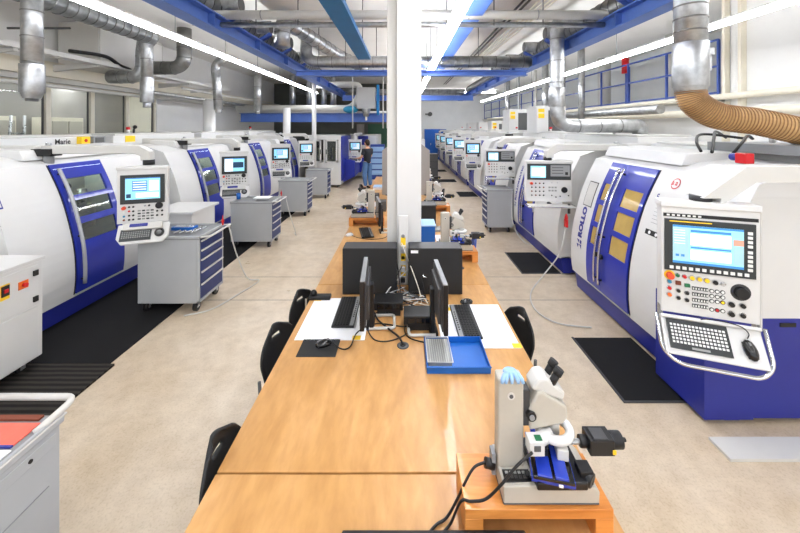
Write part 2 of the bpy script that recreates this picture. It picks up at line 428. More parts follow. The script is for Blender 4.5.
def console(machine, X, style, detail=2, lab=None):
    """control console, face towards local -y, origin at the middle of its face"""
    w, h = {'tall': (0.50, 0.64), 'grand': (0.50, 0.70), 'wide': (0.66, 0.58)}[style]
    b = MB(); b.box(-w/2, w/2, 0, 0.09, -h/2, h/2, 'white', X)
    b.box(-w/2-0.008, w/2+0.008, -0.012, 0.10, h/2-0.02, h/2+0.02, 'white', X)
    b.box(-w/2+0.06, w/2-0.06, 0.09, 0.14, -h/2+0.08, h/2-0.08, 'white_grey', X)
    if style == 'grand':
        b.box(w/2-0.001, w/2+0.012, 0.0, 0.10, -h/2-0.02, h/2-0.02, 'white_grey', X)
    c = b.build('control_console', machine, 0.008)
    if lab: c['label'] = lab
    def btn(name, u, v, r, m, dep=0.012, n=12, ring=None):
        p = uvp(w, h, u, v); q = MB()
        if ring: q.cyl((p[0], 0, p[1]), (p[0], -0.004, p[1]), r*1.35, ring, n, X=X)
        q.cyl((p[0], -0.002, p[1]), (p[0], -dep, p[1]), r, m, n, r2=r*0.85, X=X)
        return q.build(name, c)
    def rect(mb, u0, u1, v0, v1, m, d0=0.0, d1=0.004): uvbox(mb, X, w, h, u0, u1, v0, v1, d0, d1, m)
    if style == 'grand':
        q = MB(); rect(q, .02, .98, .085, .115, 'black'); 
        for i, ch in enumerate((.055, .11, .165, .22, .275, .33, .385)):
            rect(q, ch, ch+.032, .092, .108, 'key_light', .004, .006)
        q.build('header_strip', c)
        q = MB(); rect(q, .03, .95, .135, .605, 'bezel', 0, .012)
        rect(q, .08, .52, .148, .158, 'yellow', .012, .0135); q.build('bezel', c, 0.003)
        screen_ui(c, X, w, h, .115, .83, .185, .53, 'big', .014)
        for i in range(12):
            u = .08+i*.068+(.01 if i > 5 else 0)
            q = MB(); rect(q, u, u+.042, .56, .587, 'key_light', .012, .017); q.build('soft_key', c, 0.001)
        for i in range(9):
            v = .2+i*.038+(.012 if i > 3 else 0)
            q = MB(); rect(q, .868, .915, v, v+.025, 'key_light', .012, .017); q.build('soft_key', c, 0.001)
        btn('emergency_stop_button', .085, .655, .022, 'red_orange', .035, 18, 'yellow')['label'] = 'red emergency stop mushroom'
        btn('rotary_dial', .81, .735, .037, 'black', .03, 24, 'charcoal')
        for u, v, m, r in ((.17,.65,'green',.011),(.245,.655,'red',.011),(.325,.66,'yellow',.013),(.40,.663,'yellow',.013),(.475,.667,'yellow',.013),(.56,.675,'black',.014),(.64,.68,'steel',.011),
                           (.085,.715,'teal',.011),(.085,.775,'red',.011),(.085,.835,'orange',.012),(.18,.79,'black',.011),(.27,.80,'black',.011),(.18,.855,'black',.011),(.27,.865,'black',.011),
                           (.72,.85,'black',.016),(.83,.85,'black',.014),(.72,.935,'black',.016),(.83,.935,'black',.014)):
            btn('knob' if m == 'black' and r > .013 else 'push_button', u, v, r, m, .014, 12, 'steel')
        q = MB(); rect(q, .15, .205, .70, .735, 'rust', 0, .012); q.build('rocker_switch', c, .001)
        q = MB(); rect(q, .245, .30, .715, .745, 'green', 0, .012); q.build('rocker_switch', c, .001)
        for j in range(4):
            for i in range(2):
                q = MB()
                for k in range(3):
                    rect(q, .325+i*.085+k*.027, .348+i*.085+k*.027, .735+j*.052, .765+j*.052, 'bezel', 0, .006)
                    rect(q, .330+i*.085+k*.027, .343+i*.085+k*.027, .741+j*.052, .759+j*.052, 'key_light', .006, .008)
                q.build('key_block', c)
        for j in range(4):
            for i in range(3):
                btn('jog_button', .525+i*.055, .755+j*.045+(.03 if j == 3 else 0), .0095, 'red' if (i, j) == (1, 3) else ('yellow' if (i, j) == (2, 2) else 'key_light'), .006, 10, 'bezel')
    elif style == 'tall':
        q = MB(); rect(q, .07, .945, .12, .645, 'bezel', 0, .012); q.build('bezel', c, 0.003)
        screen_ui(c, X, w, h, .17, .855, .175, .565, {0: 'light', 1: 'light', 2: 'light', 3: 'split'}[detail], .014)
        btn('emergency_stop_button', .14, .715, .022, 'red_orange', .03, 14)['label'] = 'orange red emergency stop mushroom'
        btn('rotary_dial', .83, .70, .04, 'black', .028, 18)
        if detail >= 1:
            for u, v, m in ((.24,.70,'black'),(.32,.70,'black'),(.63,.69,'black'),(.55,.69,'steel'),(.14,.79,'key_light'),(.24,.775,'red'),(.32,.78,'black'),(.14,.865,'teal'),(.24,.855,'black'),(.32,.855,'black'),
                            (.14,.93,'rust'),(.24,.93,'black'),(.32,.93,'black'),(.79,.80,'black'),(.89,.80,'black'),(.79,.88,'black'),(.89,.88,'black')):
                btn('push_button', u, v, .012, m, .012, 10)
            for j in range(4):
                for i in range(4):
                    q = MB(); rect(q, .405+i*.085, .465+i*.085, .765+j*.05, .79+j*.05, 'bezel' if (i+j) % 2 else 'key_grey', 0, .006); q.build('key_block', c)
        else:
            q = MB()
            for j in range(3):
                for i in range(7): rect(q, .12+i*.12, .17+i*.12, .78+j*.06, .80+j*.06, 'bezel', 0, .006)
            q.build('keypad', c)
    else:
        q = MB(); rect(q, .03, .97, .05, .45, 'bezel', 0, .010); q.build('bezel', c, 0.003)
        screen_ui(c, X, w, h, .10, .43, .10, .40, 'small', .012)
        q = MB(); rect(q, .53, .94, .08, .36, 'grey', .008, .016)
        for i in range(3): rect(q, .56, .8, .13+i*.07, .15+i*.07, 'dark_grey', .016, .018)
        rect(q, .84, .90, .25, .32, 'black', .016, .02); q.build('drive_bay', c, 0.002)
        btn('emergency_stop_button', .12, .54, .022, 'red_orange', .032, 14)['label'] = 'orange red emergency stop mushroom'
        btn('rotary_dial', .83, .70, .045, 'black', .028, 18)
        for j in range(4):
            for i in range(4):
                if i == 0 and j == 0: continue
                btn('push_button', .13+i*.085, .54+j*.1, .012, ('bezel', 'black', 'rust', 'charcoal')[(i*3+j) % 4], .01, 10)
        for u, v in ((.56,.52),(.68,.52),(.56,.84),(.92,.84),(.74,.86),(.65,.88)): btn('push_button', u, v, .010, 'steel' if v < .6 else 'black', .01, 10)
        for j in range(2):
            for i in range(3):
                q = MB(); rect(q, .49+i*.065, .535+i*.065, .62+j*.08, .66+j*.08, 'key_grey', 0, .006); q.build('key_block', c)
    return c, w, h

def kb_mesh(q, X, w, d, m_body='bezel', m_key='key_light', rows=5, cols=15, t=0.012):
    q.box(-w/2, w/2, -d/2, d/2, 0, t, m_body, X)
    for j in range(rows):
        for i in range(cols):
            x = -w/2+0.012+(w-0.024)*(i+.5)/cols; y = d/2-0.022-(d-0.05)*(j+.5)/rows
            kw = (w-0.024)/cols*0.62; kd = (d-0.05)/rows*0.62
            q.box(x-kw/2, x+kw/2, y-kd/2, y+kd/2, t, t+0.005, m_key, X)

def tray(c, X, w, h, style):
    """keyboard tray under a console: X is the console frame"""
    if style == 'grand':
        Y = X @ T(0.0, -0.045, -h/2-0.105, 0, R(57))
        q = MB(); q.box(-w/2-.01, w/2+.0, -0.12, 0.10, -0.03, 0.0, 'white', Y)
        q.box(-w/2-.01, w/2+.0, 0.08, 0.10, 0.0, 0.03, 'white', Y)
        q.box(-w/2-.01, -w/2+.005, -0.12, 0.10, 0, 0.015, 'white', Y)
        q.box(-w/2+.06, w/2-.1, -.04, .08, -.09, -.03, 'white_grey', Y)
        t = q.build('keyboard_tray', c, 0.006)
        q = MB(); kb_mesh(q, Y @ T(-0.075, -0.005, 0.001), 0.31, 0.165, 'bezel', 'key_light', 6, 15)
        q.box(-.12, -.03, -.08, -.068, .012, .014, 'key_grey', Y)
        q.build('keyboard', c)
        q = MB(); a = w/2
        pts = [(-a-.025, .10, .01), (-a-.025, -.10, -.01), (-a+.06, -.165, -.03), (a-.04, -.165, -.03), (a+.02, -.10, -.01), (a+.02, .10, .01)]
        q.tube(fillet([tuple(Y @ Vector(p)) for p in pts], .06, 6), 0.011, 'chrome', 10)
        q.build('guard_rail', c)
        q = MB(); q.box(-a-.005, -a+.015, 0.02, 0.07, -h/2-.12, -h/2+.03, 'steel', X); q.box(a-.01, a+.012, 0.02, 0.07, -h/2-.12, -h/2+.03, 'steel', X)
        q.build('bracket', c)
        return Y
    if style == 'tall':
        Y = X @ T(0.015, -0.035, -h/2-0.10, 0, R(60))
        q = MB()
        poly = [(-w/2-.005, .10), (-w/2-.005, -.06), (-w/2+.05, -.13), (w/2-.05, -.13), (w/2+.005, -.06), (w/2+.005, .10)]
        q.prism(poly, 'z', -0.035, 0.0, 'white', X=Y); q.box(-w/2+.06, w/2-.06, .02, .10, -.035, .05, 'white_grey', Y)
        q.box(-w/2+.12, w/2-.2, .05, .09, .03, .055, 'base_blue', Y)
        q.build('keyboard_tray', c, 0.008)
        q = MB(); kb_mesh(q, Y @ T(-0.065, -0.03, 0.001), 0.30, 0.13, 'bezel', 'key_grey', 4, 13)
        q.build('keyboard', c)
        q = MB(); q.lathe([(0.0, 0), (.05, 0), (.05, .012), (.035, .022), (.032, .012), (0.0, .012)], (w/2-.085, -.02, 0.001), 'charcoal', 16, X=Y)
        q.ball((w/2-.085, -.02, .018), .026, 'grey', 12, X=Y)
        q.build('trackball', c)
        return Y
    Y = X @ T(0.0, -0.06, -h/2-0.04)
    q = MB(); q.box(-w/2, w/2, -.10, .10, -.02, .0, 'white_grey', Y); q.tube(fillet([tuple(Y @ Vector(p)) for p in ((-w/2, .1, .0), (-w/2, -.13, .0), (w/2, -.13, .0), (w/2, .1, .0))], .03), .008, 'chrome', 8)
    q.build('shelf', c); return Y

def machine(side, Xb, Y0, y0, dA, dB, y1, label, name='grinding_machine', group=None, two_leaf=False, tank=None, detail=2, logo=None, glass='tint_pane', marks=False, cover=True, rear=True, rt=2.10):
    root = thing(name, label, 'machine', (side*Xb, Y0, 0), 0, group)
    M = Matrix.Diagonal((side, 1, 1, 1))
    N = lambda: MB(M)
    back = 1.15
    top = [(0.62, 1.90), (0.95, 1.93), (back, 1.93)]
    sec = mprof() + top + [(back, 0.26)]
    b = N()
    b.prism(sec, 'y', y0, dA, 'white'); b.prism(sec, 'y', dB, y1, 'white')
    b.prism([(0.62, .26), (0.62, 1.90)] + top[1:] + [(back, .26)], 'y', dA, dB, 'void')
    b.prism([(fz(1.78), 1.78), (fz(1.81), 1.81), (0.62, 1.90), (0.62, 1.78)], 'y', dA, dB, 'white')
    b.prism([(fz(.26), .26), (fz(.34), .34), (0.62, .55), (0.62, .26)], 'y', dA, dB, 'void')
    # panel seams on the near end
    if y0 < -0.9:
        b.box(0.30, back-.1, y0-.004, y0, .84, 1.72, 'panel_white')
        b.box(-.07, .3, y0-.009, y0+.5, .04, .80, 'base_blue') if logo and Y0 < 4 else None; b.box(0.02, back, y0-.006, y0, .05, .80, 'base_blue') if logo and Y0 < 4 else None; b.box(0.50, 0.62, y0-.012, y0-.004, .74, .77, 'black'); b.box(.76, .764, y0-.0065, y0-.003, .84, 1.72, 'grey')
    b.build('body', root)
    q = N(); q.box(0.09, back, y0+.02, y1-.02, 0.03, 0.28, 'base_blue'); q.prism([(0.055, .28), (0.09, .03), (0.2, .03), (0.2, .28)], 'y', y0, y1, 'base_blue')
    for yy in (y0+.15, y1-.15): q.cyl((.2, yy, 0), (.2, yy, .05), .04, 'dark_grey', 10)
    q.build('base', root)
    # door with openings
    wz = [(.80, 1.01), (1.07, 1.28), (1.34, 1.54)] if two_leaf else [(.88, 1.08), (1.16, 1.36), (1.42, 1.62)]
    zs = [.30, wz[0][0], wz[0][1], wz[1][0], wz[1][1], wz[2][0], wz[2][1], 1.795]
    leaves = [(dA+.004, dA+.50), (dA+.506, dB-.004)] if two_leaf else [(dA+.004, dB-.004)]
    for k, (a, e) in enumerate(leaves):
        if two_leaf: wa, we = (a+.05, e-.14) if k == 0 else (a+.09, e-.05)
        else: wa, we = a+.10, e-.08
        q = N(); sheet(q, zs, [a, wa, we, e], -.012, .016, 'blue', {(1, 1), (3, 1), (5, 1)})
        dr = q.build('door', root)
        for z0, z1 in wz:
            q = N(); sheet(q, [z0, z1], [wa, we], -.004, .002, glass)
            q.build('window_pane', dr)
        hy = (e-.035 if k == 0 else a+.05) if two_leaf else a+.055
        q = N(); zz = zr(.40, 1.73, 18)
        q.tube([S(hy, z, .055) for z in zz], .014 if two_leaf else .020, 'chrome' if two_leaf else 'handle_steel', 10)
        for z in (.45, .95, 1.68): q.cyl(S(hy, z, .0), S(hy, z, .055), .012, 'black', 8)
        if two_leaf: q.cyl(S(hy, .72, .016), S(hy, .72, .05), .03, 'black', 12)
        q.build('handle', dr)
        if not two_leaf:
            q = N(); q.cyl(S(a+.09, 1.53, .016), S(a+.09, 1.53, .04), .035, 'black', 12); q.build('lock', dr)
    # machinery seen through the door windows
    q = N(); ym = (dA+dB)/2
    q.cyl((.42, dA+.02, 1.05), (.42, dA+.3, 1.05), .09, 'steel', 18); q.box(.36, .6, dA+.3, dB-.03, .92, 1.22, 'machinery'); q.box(.3, .6, dA+.02, dB-.02, .55, .75, 'machinery')
    q.cyl((.35, ym+.1, 1.45), (.35, ym+.1, 1.2), .05, 'steel', 14); q.box(.4, .6, ym-.1, ym+.2, 1.4, 1.65, 'beige')
    q.build('spindle_unit', root)
    if glass == 'tint_pane':
        q = N(); q.box(.30, .42, dA+.03, dB-.03, 1.72, 1.75, 'work_lamp'); q.build('work_lamp', root)
    # seals either side of the door
    q = N(); sheet(q, [.29, 1.80], [dA-.012, dA+.002], -.004, .004, 'black'); sheet(q, [.29, 1.80], [dB-.002, dB+.012], -.004, .004, 'black')
    q.build('door_seal', root)
    if cover:
        q = N(); q.prism([(.44, 1.86), (.50, 1.98), (.95, 2.0), (.95, 1.90)], 'y', dA-.15, y1-.05, 'white'); q.build('top_cover', root, .01)
    if rear:
        q = N(); q.box(back+.03, 2.1, y0-.05, y1+.1, .05, rt, 'white'); q.box(back+.04, 2.05, y0, y1, rt, rt+.03, 'white_grey')
        q.build('rear_housing', root, .012)
        q = N(); q.cyl((1.4, dA-.1, rt+.03), (1.4, dA-.1, 2.2), .028, 'white', 12); q.cyl((1.4, dA-.1, 2.2), (1.4, dA-.1, 2.25), .034, 'red', 12)
        q.build('beacon', root)
    if tank:
        for (a, e, x0, x1, zt, yel) in tank:
            q = N(); q.box(x0, x1, a, e, 2.10, zt, 'white'); q.box(x0-.004, x0, a+.04, e-.04, 2.16, zt-.05, 'panel_white')
            if yel: q.box(x0+.04, x0+.2, a-.006, a, zt-.32, zt-.2, 'yellow'); q.box(x0+.04, x0+.2, a-.006, a, zt-.17, zt-.08, 'yellow'); q.box(x0+.3, x1-.03, a-.004, a, 2.15, zt-.12, 'dark_grey')
            q.build('electrical_cabinet', root, .01)
    if logo:
        q = N()
        t, size, z0, yc = logo
        fl = 1 if side > 0 else -1
        q.text(t, size, 'base_blue', lambda u, v: S(yc+fl*(v-size*.35), z0+u, .003), bold=.065)
        g = lambda pts: q.add([S(yc+fl*a*size*.8, z0-size*.25-bb*size*.8, .003) for a, bb in pts], [tuple(range(len(pts)))], 'base_blue')
        g([(-.6, 0), (-.15, 0), (-.15, .45), (-.6, .45)]); g([(.0, 0), (.6, 0), (.05, .5)]); g([(-.6, .55), (-.1, .55), (-.6, 1.15)]); g([(.05, .6), (.6, .6), (.3, 1.1)]); g([(-.1, .62), (.02, .62), (.02, 1.0)])
        q.build('maker_lettering', root)
    return root, M, N

def swing_arm(root, M, xp, xc, yp, z, zdown, ch=.07, w=.10):
    """arm from a black pivot on the machine top out over the aisle and down to the console (machine coordinates)"""
    q = MB(M)
    yy = yp
    poly = [(xp+.05, z+.05), (xc+ch, z+.05), (xc-.055, z+.03-ch*.8), (xc-.055, zdown), (xc+.055, zdown), (xc+.055, z-.02-ch*.8), (xc+ch+.06, z-.05), (xp+.05, z-.05)]
    q.prism(poly, 'y', yy-w/2, yy+w/2, 'white_grey')
    q.box(xp+.12, xp+1.0, yy-w*.6, yy+w*.6, z-.055, z+.05, 'white_grey')
    q.build('swing_arm', root, .012)
    q = MB(M); q.box(xp-.09, xp+.14, yy-w*.75, yy+w*.75, z-.075, z+.01, 'black'); q.cyl((xp, yy, z-.2), (xp, yy, z-.05), .05, 'grey', 14)
    q.cyl((xp, yy, z+.05), (xp, yy, z+.08), .03, 'steel', 12)
    q.build('pivot_joint', root, .004)
    q = MB(M); q.cyl((xc-.015, yy, zdown-.05), (xc-.015, yy, zdown+.01), .06, 'black', 18); q.build('swivel_collar', root)
# ---------------------------------------------------------------- machine rows
LG, RG = 'machine tools along the window side', 'machine tools along the gallery side'
def cons_at(root, side, Xb, Y0, xw, yw, zw, rz, style, detail, lab):
    X = T(xw-side*Xb, yw-Y0, zw, rz)
    c, w, h = console(root, X, style, detail, lab)
    return c, X, w, h, tray(c, X, w, h, style)

Llab = ['machine tool lettered Marie beside the tall windows, behind the low white cabinet',
        'machine tool next behind the one lettered Marie, split dark picture on screen',
        'third machine tool from the one lettered Marie along the window side',
        'last curved machine tool before the boxy one with two glass doors, window side']
LY = [4.1, 6.76, 9.42, 12.1]
LC = [(-3.05, 4.1, 1.45), (-3.23, 6.7, 1.445), (-3.27, 9.35, 1.455), (-3.32, 12.0, 1.44)]
mouse_spots = []
for i in range(4):
    root, M, N = machine(-1, 3.83, LY[i], -.66, 0, .70, 1.55, Llab[i], 'grinding_machine', LG, detail=1, cover=True)
    c, X, w, h, Yt = cons_at(root, -1, 3.83, LY[i], *LC[i], R(20), 'tall', 3 if i == 1 else (1 if i < 3 else 0), None)
    xc = -(LC[i][0]+3.83)
    swing_arm(root, M, .40, xc, LC[i][1]-LY[i]+.08, 1.98, LC[i][2]+.40)
    if i == 0:
        q = MB(M); q.text('Marie', .105, 'black', lambda u, v: (1.176, .93+u, 2.0+v), bold=.02); q.build('name_lettering', root)
        q = MB(M); q.box(1.10, 1.178, 1.27, 1.42, 1.98, 2.10, 'yellow'); q.cyl((1.09, 1.34, 2.04), (1.10, 1.34, 2.04), .025, 'red', 12); q.build('main_switch', root, .003)
        q = MB(M); q.box(1.12, 1.178, 1.5, 1.72, 1.98, 2.10, 'grey'); q.box(1.11, 1.12, 1.53, 1.69, 2.0, 2.08, 'dark_grey'); q.build('gauge_box', root, .003)
        q = MB(M); sheet(q, [1.43, 1.72], [-.655, -.60], .002, .008, 'base_blue'); sheet(q, [1.445, 1.705], [-.655, -.612], .008, .010, 'panel_white'); q.build('framed_notice', root)
    if i == 1:
        q = MB(M); q.box(1.174, 1.178, -.45, -.22, 1.98, 2.09, 'yellow'); q.build('sticker', root)
    if i > 0:
        q = MB(M); q.cyl((1.6, .3, 2.13), (1.6, .3, 2.22), .02, 'black', 10); q.ball((1.6, .33, 2.25), .04, 'black', 10); q.build('hose_nozzle', root)

Rlab = ['large machine tool lettered ROLLO whose big console with keyboard hangs nearest',
        'machine tool just behind the one lettered ROLLO, red air gun under its console',
        'machine tool with wide console behind the gallery side drawer cabinet',
        'fourth machine tool along the gallery side, first with an upright console',
        'fifth machine tool along the gallery side, second with an upright console',
        'sixth machine tool along the gallery side, third with an upright console',
        'seventh machine tool along the gallery side, fourth with an upright console',
        'last machine tool along the gallery side, in front of the end wall']
r_roots = []
for i in range(8):
    Y0 = 3.65+2.66*i
    tank = {2: [(.05, .75, 1.1, 1.85, 2.8, True)], 3: [(.05, .8, 1.2, 1.95, 2.84, True)], 4: [(.1, .7, 1.3, 1.75, 2.5, True)], 5: [(.1, .7, 1.35, 1.8, 2.48, False)], 6: [(.1, .7, 1.35, 1.8, 2.5, False)]}.get(i)
    logo = ('ROLLO', .125, .78, 1.02) if i == 0 else (('ROLLOMATIC', .115, .72, 1.0) if i < 3 else None)
    root, M, N = machine(1, 2.345, Y0, -1.0, 0, .81, 1.24, Rlab[i], 'grinding_machine', RG, two_leaf=True, tank=tank, logo=logo, glass='tan_pane', rt=2.02 if i == 0 else 2.10)
    r_roots.append(root)
    if i == 0:
        c, X, w, h, Yt = cons_at(root, 1, 2.345, Y0, 1.915, 2.19, 1.405, R(-20), 'grand', 2, None)
        swing_arm(root, M, 1.0, 1.945-2.345, 2.27-Y0, 1.95, 1.80, ch=.22, w=.14)
        mouse_spots.append(T(0, 0, 0) @ Matrix.Translation((2.345, Y0, 0)) @ Yt)
        # sticker, round emblem and notice next to the door
        q = MB(M); sheet(q, [1.2, 1.52], [.90, 1.10], .002, .005, 'black'); sheet(q, [1.21, 1.51], [.91, 1.09], .005, .007, 'white_grey'); q.build('sticker', root)
        q = MB(M); ring = lambda r, n, o: [S(-.27+r*math.cos(2*math.pi*k/n), 1.70+r*math.sin(2*math.pi*k/n), o) for k in range(n)]
        q.add(ring(.052, 24, .003), [tuple(range(24))], 'red'); q.add(ring(.043, 24, .005), [tuple(range(24))], 'white')
        q.text('a', .07, 'red', lambda u, v: S(-.225-u, 1.685+v, .007), bold=.02); q.text('a', .07, 'red', lambda u, v: S(-.268-u, 1.685+v, .007), bold=.02)
        q.build('round_emblem', root)
        q = MB(M)
        sheet(q, [1.18, 1.23], [-.42, -.12], .002, .004, 'black')
        for k in range(3):
            yy = -.18-.09*k; q.add([S(yy+.017*math.cos(2*math.pi*j/12), 1.205+.017*math.sin(2*math.pi*j/12), .006) for j in range(12)], [tuple(range(12))], 'paper')
        for k in range(6): sheet(q, [1.30+k*.035, 1.304+k*.035], [-.40+.02*(k % 2), -.16], .002, .004, 'grey')
        q.text('c', .07, 'base_blue', lambda u, v: S(-.115-u, 1.545+v, .004), bold=.03)
        q.build('notice', root)
        q = MB(M); q.box(.62, .7, -.62, -.52, 1.93, 2.02, 'red'); q.cyl((.66, -.52, 1.98), (.66, -.45, 1.98), .035, 'base_blue', 12); q.build('warning_lamp', root, .006)
        q = MB(M); q.box(1.0, 1.8, -1.0, .2, 2.0, 2.09, 'grey'); q.build('cable_box', root, .005)
        for k, pts in enumerate([[(1.2,-.1,2.13),(1.1,-.15,2.16),(.9,-.3,2.1),(.75,-.35,1.98)], [(1.3,.3,2.13),(1.1,.2,2.2),(.9,0,2.15),(.7,-.2,2.0)], [(1.3,.1,2.13),(1.0,.25,2.17),(.8,.1,2.1),(.72,-.05,2.0)], [(1.2,-.4,2.13),(1.3,-.6,2.05),(1.5,-.75,2.10),(1.7,-.85,2.15),(1.9,-1.0,2.05)]]):
            q = MB(M); q.tube(smooth_path(pts), .014, 'black', 8); q.build('hose', root)
    elif i < 3:
        cx = 2.13 if i == 1 else 2.16
        c, X, w, h, Yt = cons_at(root, 1, 2.345, Y0, cx, Y0-1.2, 1.45, R(-4), 'wide', 2, None)
        swing_arm(root, M, .80, cx-2.345+.02, -1.14, 1.95, 1.80, ch=.10, w=.13)
        q = MB(); q.cyl((cx-2.345-.25, -1.25, 1.02), (cx-2.345-.25, -1.25, 1.12), .012, 'steel', 8); q.cyl((cx-2.345+.27, -1.25, 1.0), (cx-2.345+.27, -1.25, 1.14), .02, 'dark_grey', 8); q.build('bracket', c)
        q = MB(M); q.ball((-.01, -.72, 1.03), .05, 'black', 12, (.6, 1.4, .5)); q.build('latch', root)
    else:
        cx = 2.08+.03*(i-3)
        c, X, w, h, Yt = cons_at(root, 1, 2.345, Y0, cx, Y0-1.2, 1.53, R(0), 'tall', 0, None)
        swing_arm(root, M, .80, cx-2.345+.02, -1.12, 2.03, 1.90, ch=.08)
        if i > 3:
            q = MB(M); q.box(.5, .9, -.7, -.3, 1.98, 2.02, 'base_blue'); q.build('top_panel', root)

def mouse_obj(X, label, m='black_gloss'):
    q = MB(X)
    q.ball((0, 0, 0.010), .034, m, 14, (1.0, 1.7, .8)); q.box(-.026, .026, -.045, .045, 0.0, .012, m)
    p = X.translation
    o = q.build('computer_mouse', None, .004, loc=tuple(p))
    q = MB(X); q.cyl((-.004, .03, .03), (.004, .03, .03), .010, 'grey', 10); w = q.build('scroll_wheel', o, loc=tuple(p))
    w.location = (0, 0, 0)
    return tag(o, label, 'computer mouse')
mouse_obj(mouse_spots[0] @ T(.17, -.03, .004, R(10)), 'black mouse on the tilted keyboard tray of the big hanging console')
q = MB(mouse_spots[0]); q.tube(smooth_path([(.17, .03, .012), (.18, .06, .02), (.13, .09, .045), (0, .10, .06), (-.06, .09, .06)]), .003, 'black', 6)
single(q, 'mouse_cable', 'thin black mouse cable lying on the keyboard tray of the big console', 'cable')

# boxy machine with two glass doors, seen end on
root = thing('machining_centre', 'boxy white machine with two glass doors and a bright blue side', 'machine', (-2.9, 12.95, 0))
q = MB(); q.box(-.62, -.58, 0, 2.2, .1, 1.95, 'white'); q.box(-.62, .60, .9, 2.2, .1, 1.95, 'white'); q.box(-.62, .60, 0, 2.2, 1.78, 1.95, 'white'); q.box(-.62, .60, 0, .9, .1, .95, 'white')
q.box(.50, .60, 0, .9, .9, 1.8, 'white'); q.box(-.05, .02, 0, .06, .9, 1.8, 'white'); q.box(-.5, .5, .85, .9, .95, 1.78, 'dark_grey')
q.build('cabinet', root, .01)
q = MB(); q.box(.60, .64, 0.02, 2.2, .25, 1.9, 'blue'); q.prism([(.60, .12), (1.05, .35), (1.05, .95), (.60, 1.05)], 'y', .5, 2.0, 'blue'); q.build('side_panel', root, .005)
for x in (-.56, .04):
    q = MB(); q.box(x, x+.44, -.03, 0, .92, .98, 'white'); q.box(x, x+.44, -.03, 0, 1.72, 1.78, 'white'); q.box(x, x+.06, -.03, 0, .92, 1.78, 'white'); q.box(x+.38, x+.44, -.03, 0, .92, 1.78, 'white')
    d = q.build('door', root, .004)
    q = MB(); q.box(x+.06, x+.38, -.02, -.012, .98, 1.72, 'tint_pane'); q.build('window_pane', d)
    q = MB(); hx = x+.41 if x < 0 else x+.03; q.box(hx-.012, hx+.012, -.06, -.03, 1.25, 1.42, 'black'); q.build('handle', d)
q = MB()
for k in range(7): q.cyl((-.45+.14*k, .4, 1.0), (-.45+.14*k, .4, 1.25+.07*((k*3) % 4)), .05, 'machinery' if k % 2 else 'dark_grey', 10)
q.build('tool_magazine', root)
for x, y in ((-.5, .1), (.5, .1), (-.5, 2.0), (.5, 2.0)):
    q = MB(); q.cyl((x, y, 0), (x, y, .1), .05, 'dark_grey', 10); q.build('foot', root)

# machine the man works at
root = thing('machining_centre', 'white machine with a blue screen console that the standing man operates', 'machine', (-2.0, 15.6, 0))
q = MB(); q.box(-.9, .9, 0, 2, .05, 1.9, 'white_grey'); q.box(.0, .45, -.02, 0, 1.45, 1.85, 'base_blue'); q.box(.5, .8, -.02, 0, .9, 1.85, 'white'); q.build('cabinet', root, .01)
q = MB(); q.prism([(-.75, .3), (.2, .3), (.35, 1.0), (-.75, 1.0)], 'y', -.5, 0, 'blue'); q.build('chip_tray', root, .01)
X = T(.12, -1.9, 1.42)
c, w, h = console(root, X, 'tall', 0); tray(c, X, w, h, 'tall')
q = MB(); q.box(.07, .17, -1.85, .1, 1.9, 2.0, 'white'); q.box(.07, .17, -1.85, -1.75, 1.7, 1.95, 'white'); q.build('swing_arm', root, .01)

# ---------------------------------------------------------------- wheeled drawer cabinets
def caster(par, x, y, r=.06, m='dark_grey'):
    q = MB(); q.cyl((x-.018, y, r), (x+.018, y, r), r, 'black', 18); q.cyl((x-.021, y, r), (x+.021, y, r), r*.45, m, 12)
    q.box(x-.028, x-.022, y-.02, y+.02, r*.8, .12, 'steel'); q.box(x+.022, x+.028, y-.02, y+.02, r*.8, .12, 'steel'); q.box(x-.03, x+.03, y-.03, y+.03, .115, .125, 'steel')
    return q.build('caster', par)
def drawer_cart(label, loc, w=.74, d=.57, h=.80, flip=1, n=5, group='wheeled drawer cabinets between the machines', rz=0):
    """drawers on the +x (flip 1) or -x end; w along x, d along y"""
    root = thing('drawer_cabinet', label, 'drawer cabinet', loc, rz, group)
    M = Matrix.Diagonal((flip, 1, 1, 1)); z0 = .12; z1 = z0+h
    q = MB(M); q.box(-w, -.03, 0, d, z0, z1-.03, 'cabinet_grey'); q.box(-.03, 0, 0, .03, z0, z1-.03, 'cabinet_grey'); q.box(-.03, 0, d-.03, d, z0, z1-.03, 'cabinet_grey'); q.box(-.03, 0, 0, d, z0, z0+.03, 'cabinet_grey')
    q.build('body', root, .004)
    q = MB(M); q.box(-w-.01, .01, -.01, d+.01, z1-.03, z1-.015, 'grey')
    for b in ((-w-.01, .01, -.01, .005), (-w-.01, .01, d-.005, d+.01), (-w-.01, -w+.005, -.01, d+.01), (-.005, .01, -.01, d+.01)): q.box(*b, z1-.015, z1+.01, 'cabinet_grey')
    q.build('top_tray', root, .003)
    hs = [.11, .11, .14, .14, .18, .2][:n]; t = sum(hs); z = z1-.045; H = z-z0-.035
    for i in range(n):
        dh = hs[i]/t*H
        q = MB(M); q.box(-.028, .004, .034, d-.034, z-dh+.008, z, 'drawer_blue'); dr = q.build('drawer', root, .002)
        q = MB(M); q.box(.004, .022, .034, d-.034, z-.022, z-.004, 'white_grey'); q.build('handle', dr, .002)
        z -= dh
    q = MB(M); q.tube(fillet([(-.02, .02, z1-.01), (.12, .02, z1+.01), (.12, d-.02, z1+.01), (-.02, d-.02, z1-.01)], .04), .011, 'white', 8); q.build('push_rail', root)
    for x, y in ((-w+.08, .07), (-w+.08, d-.07), (-.07, .07), (-.07, d-.07)): caster(root, x*flip, y)
    return root
drawer_cart('drawer cabinet with five blue drawers, first after the dark floor grating', (-2.46, 4.22, 0))
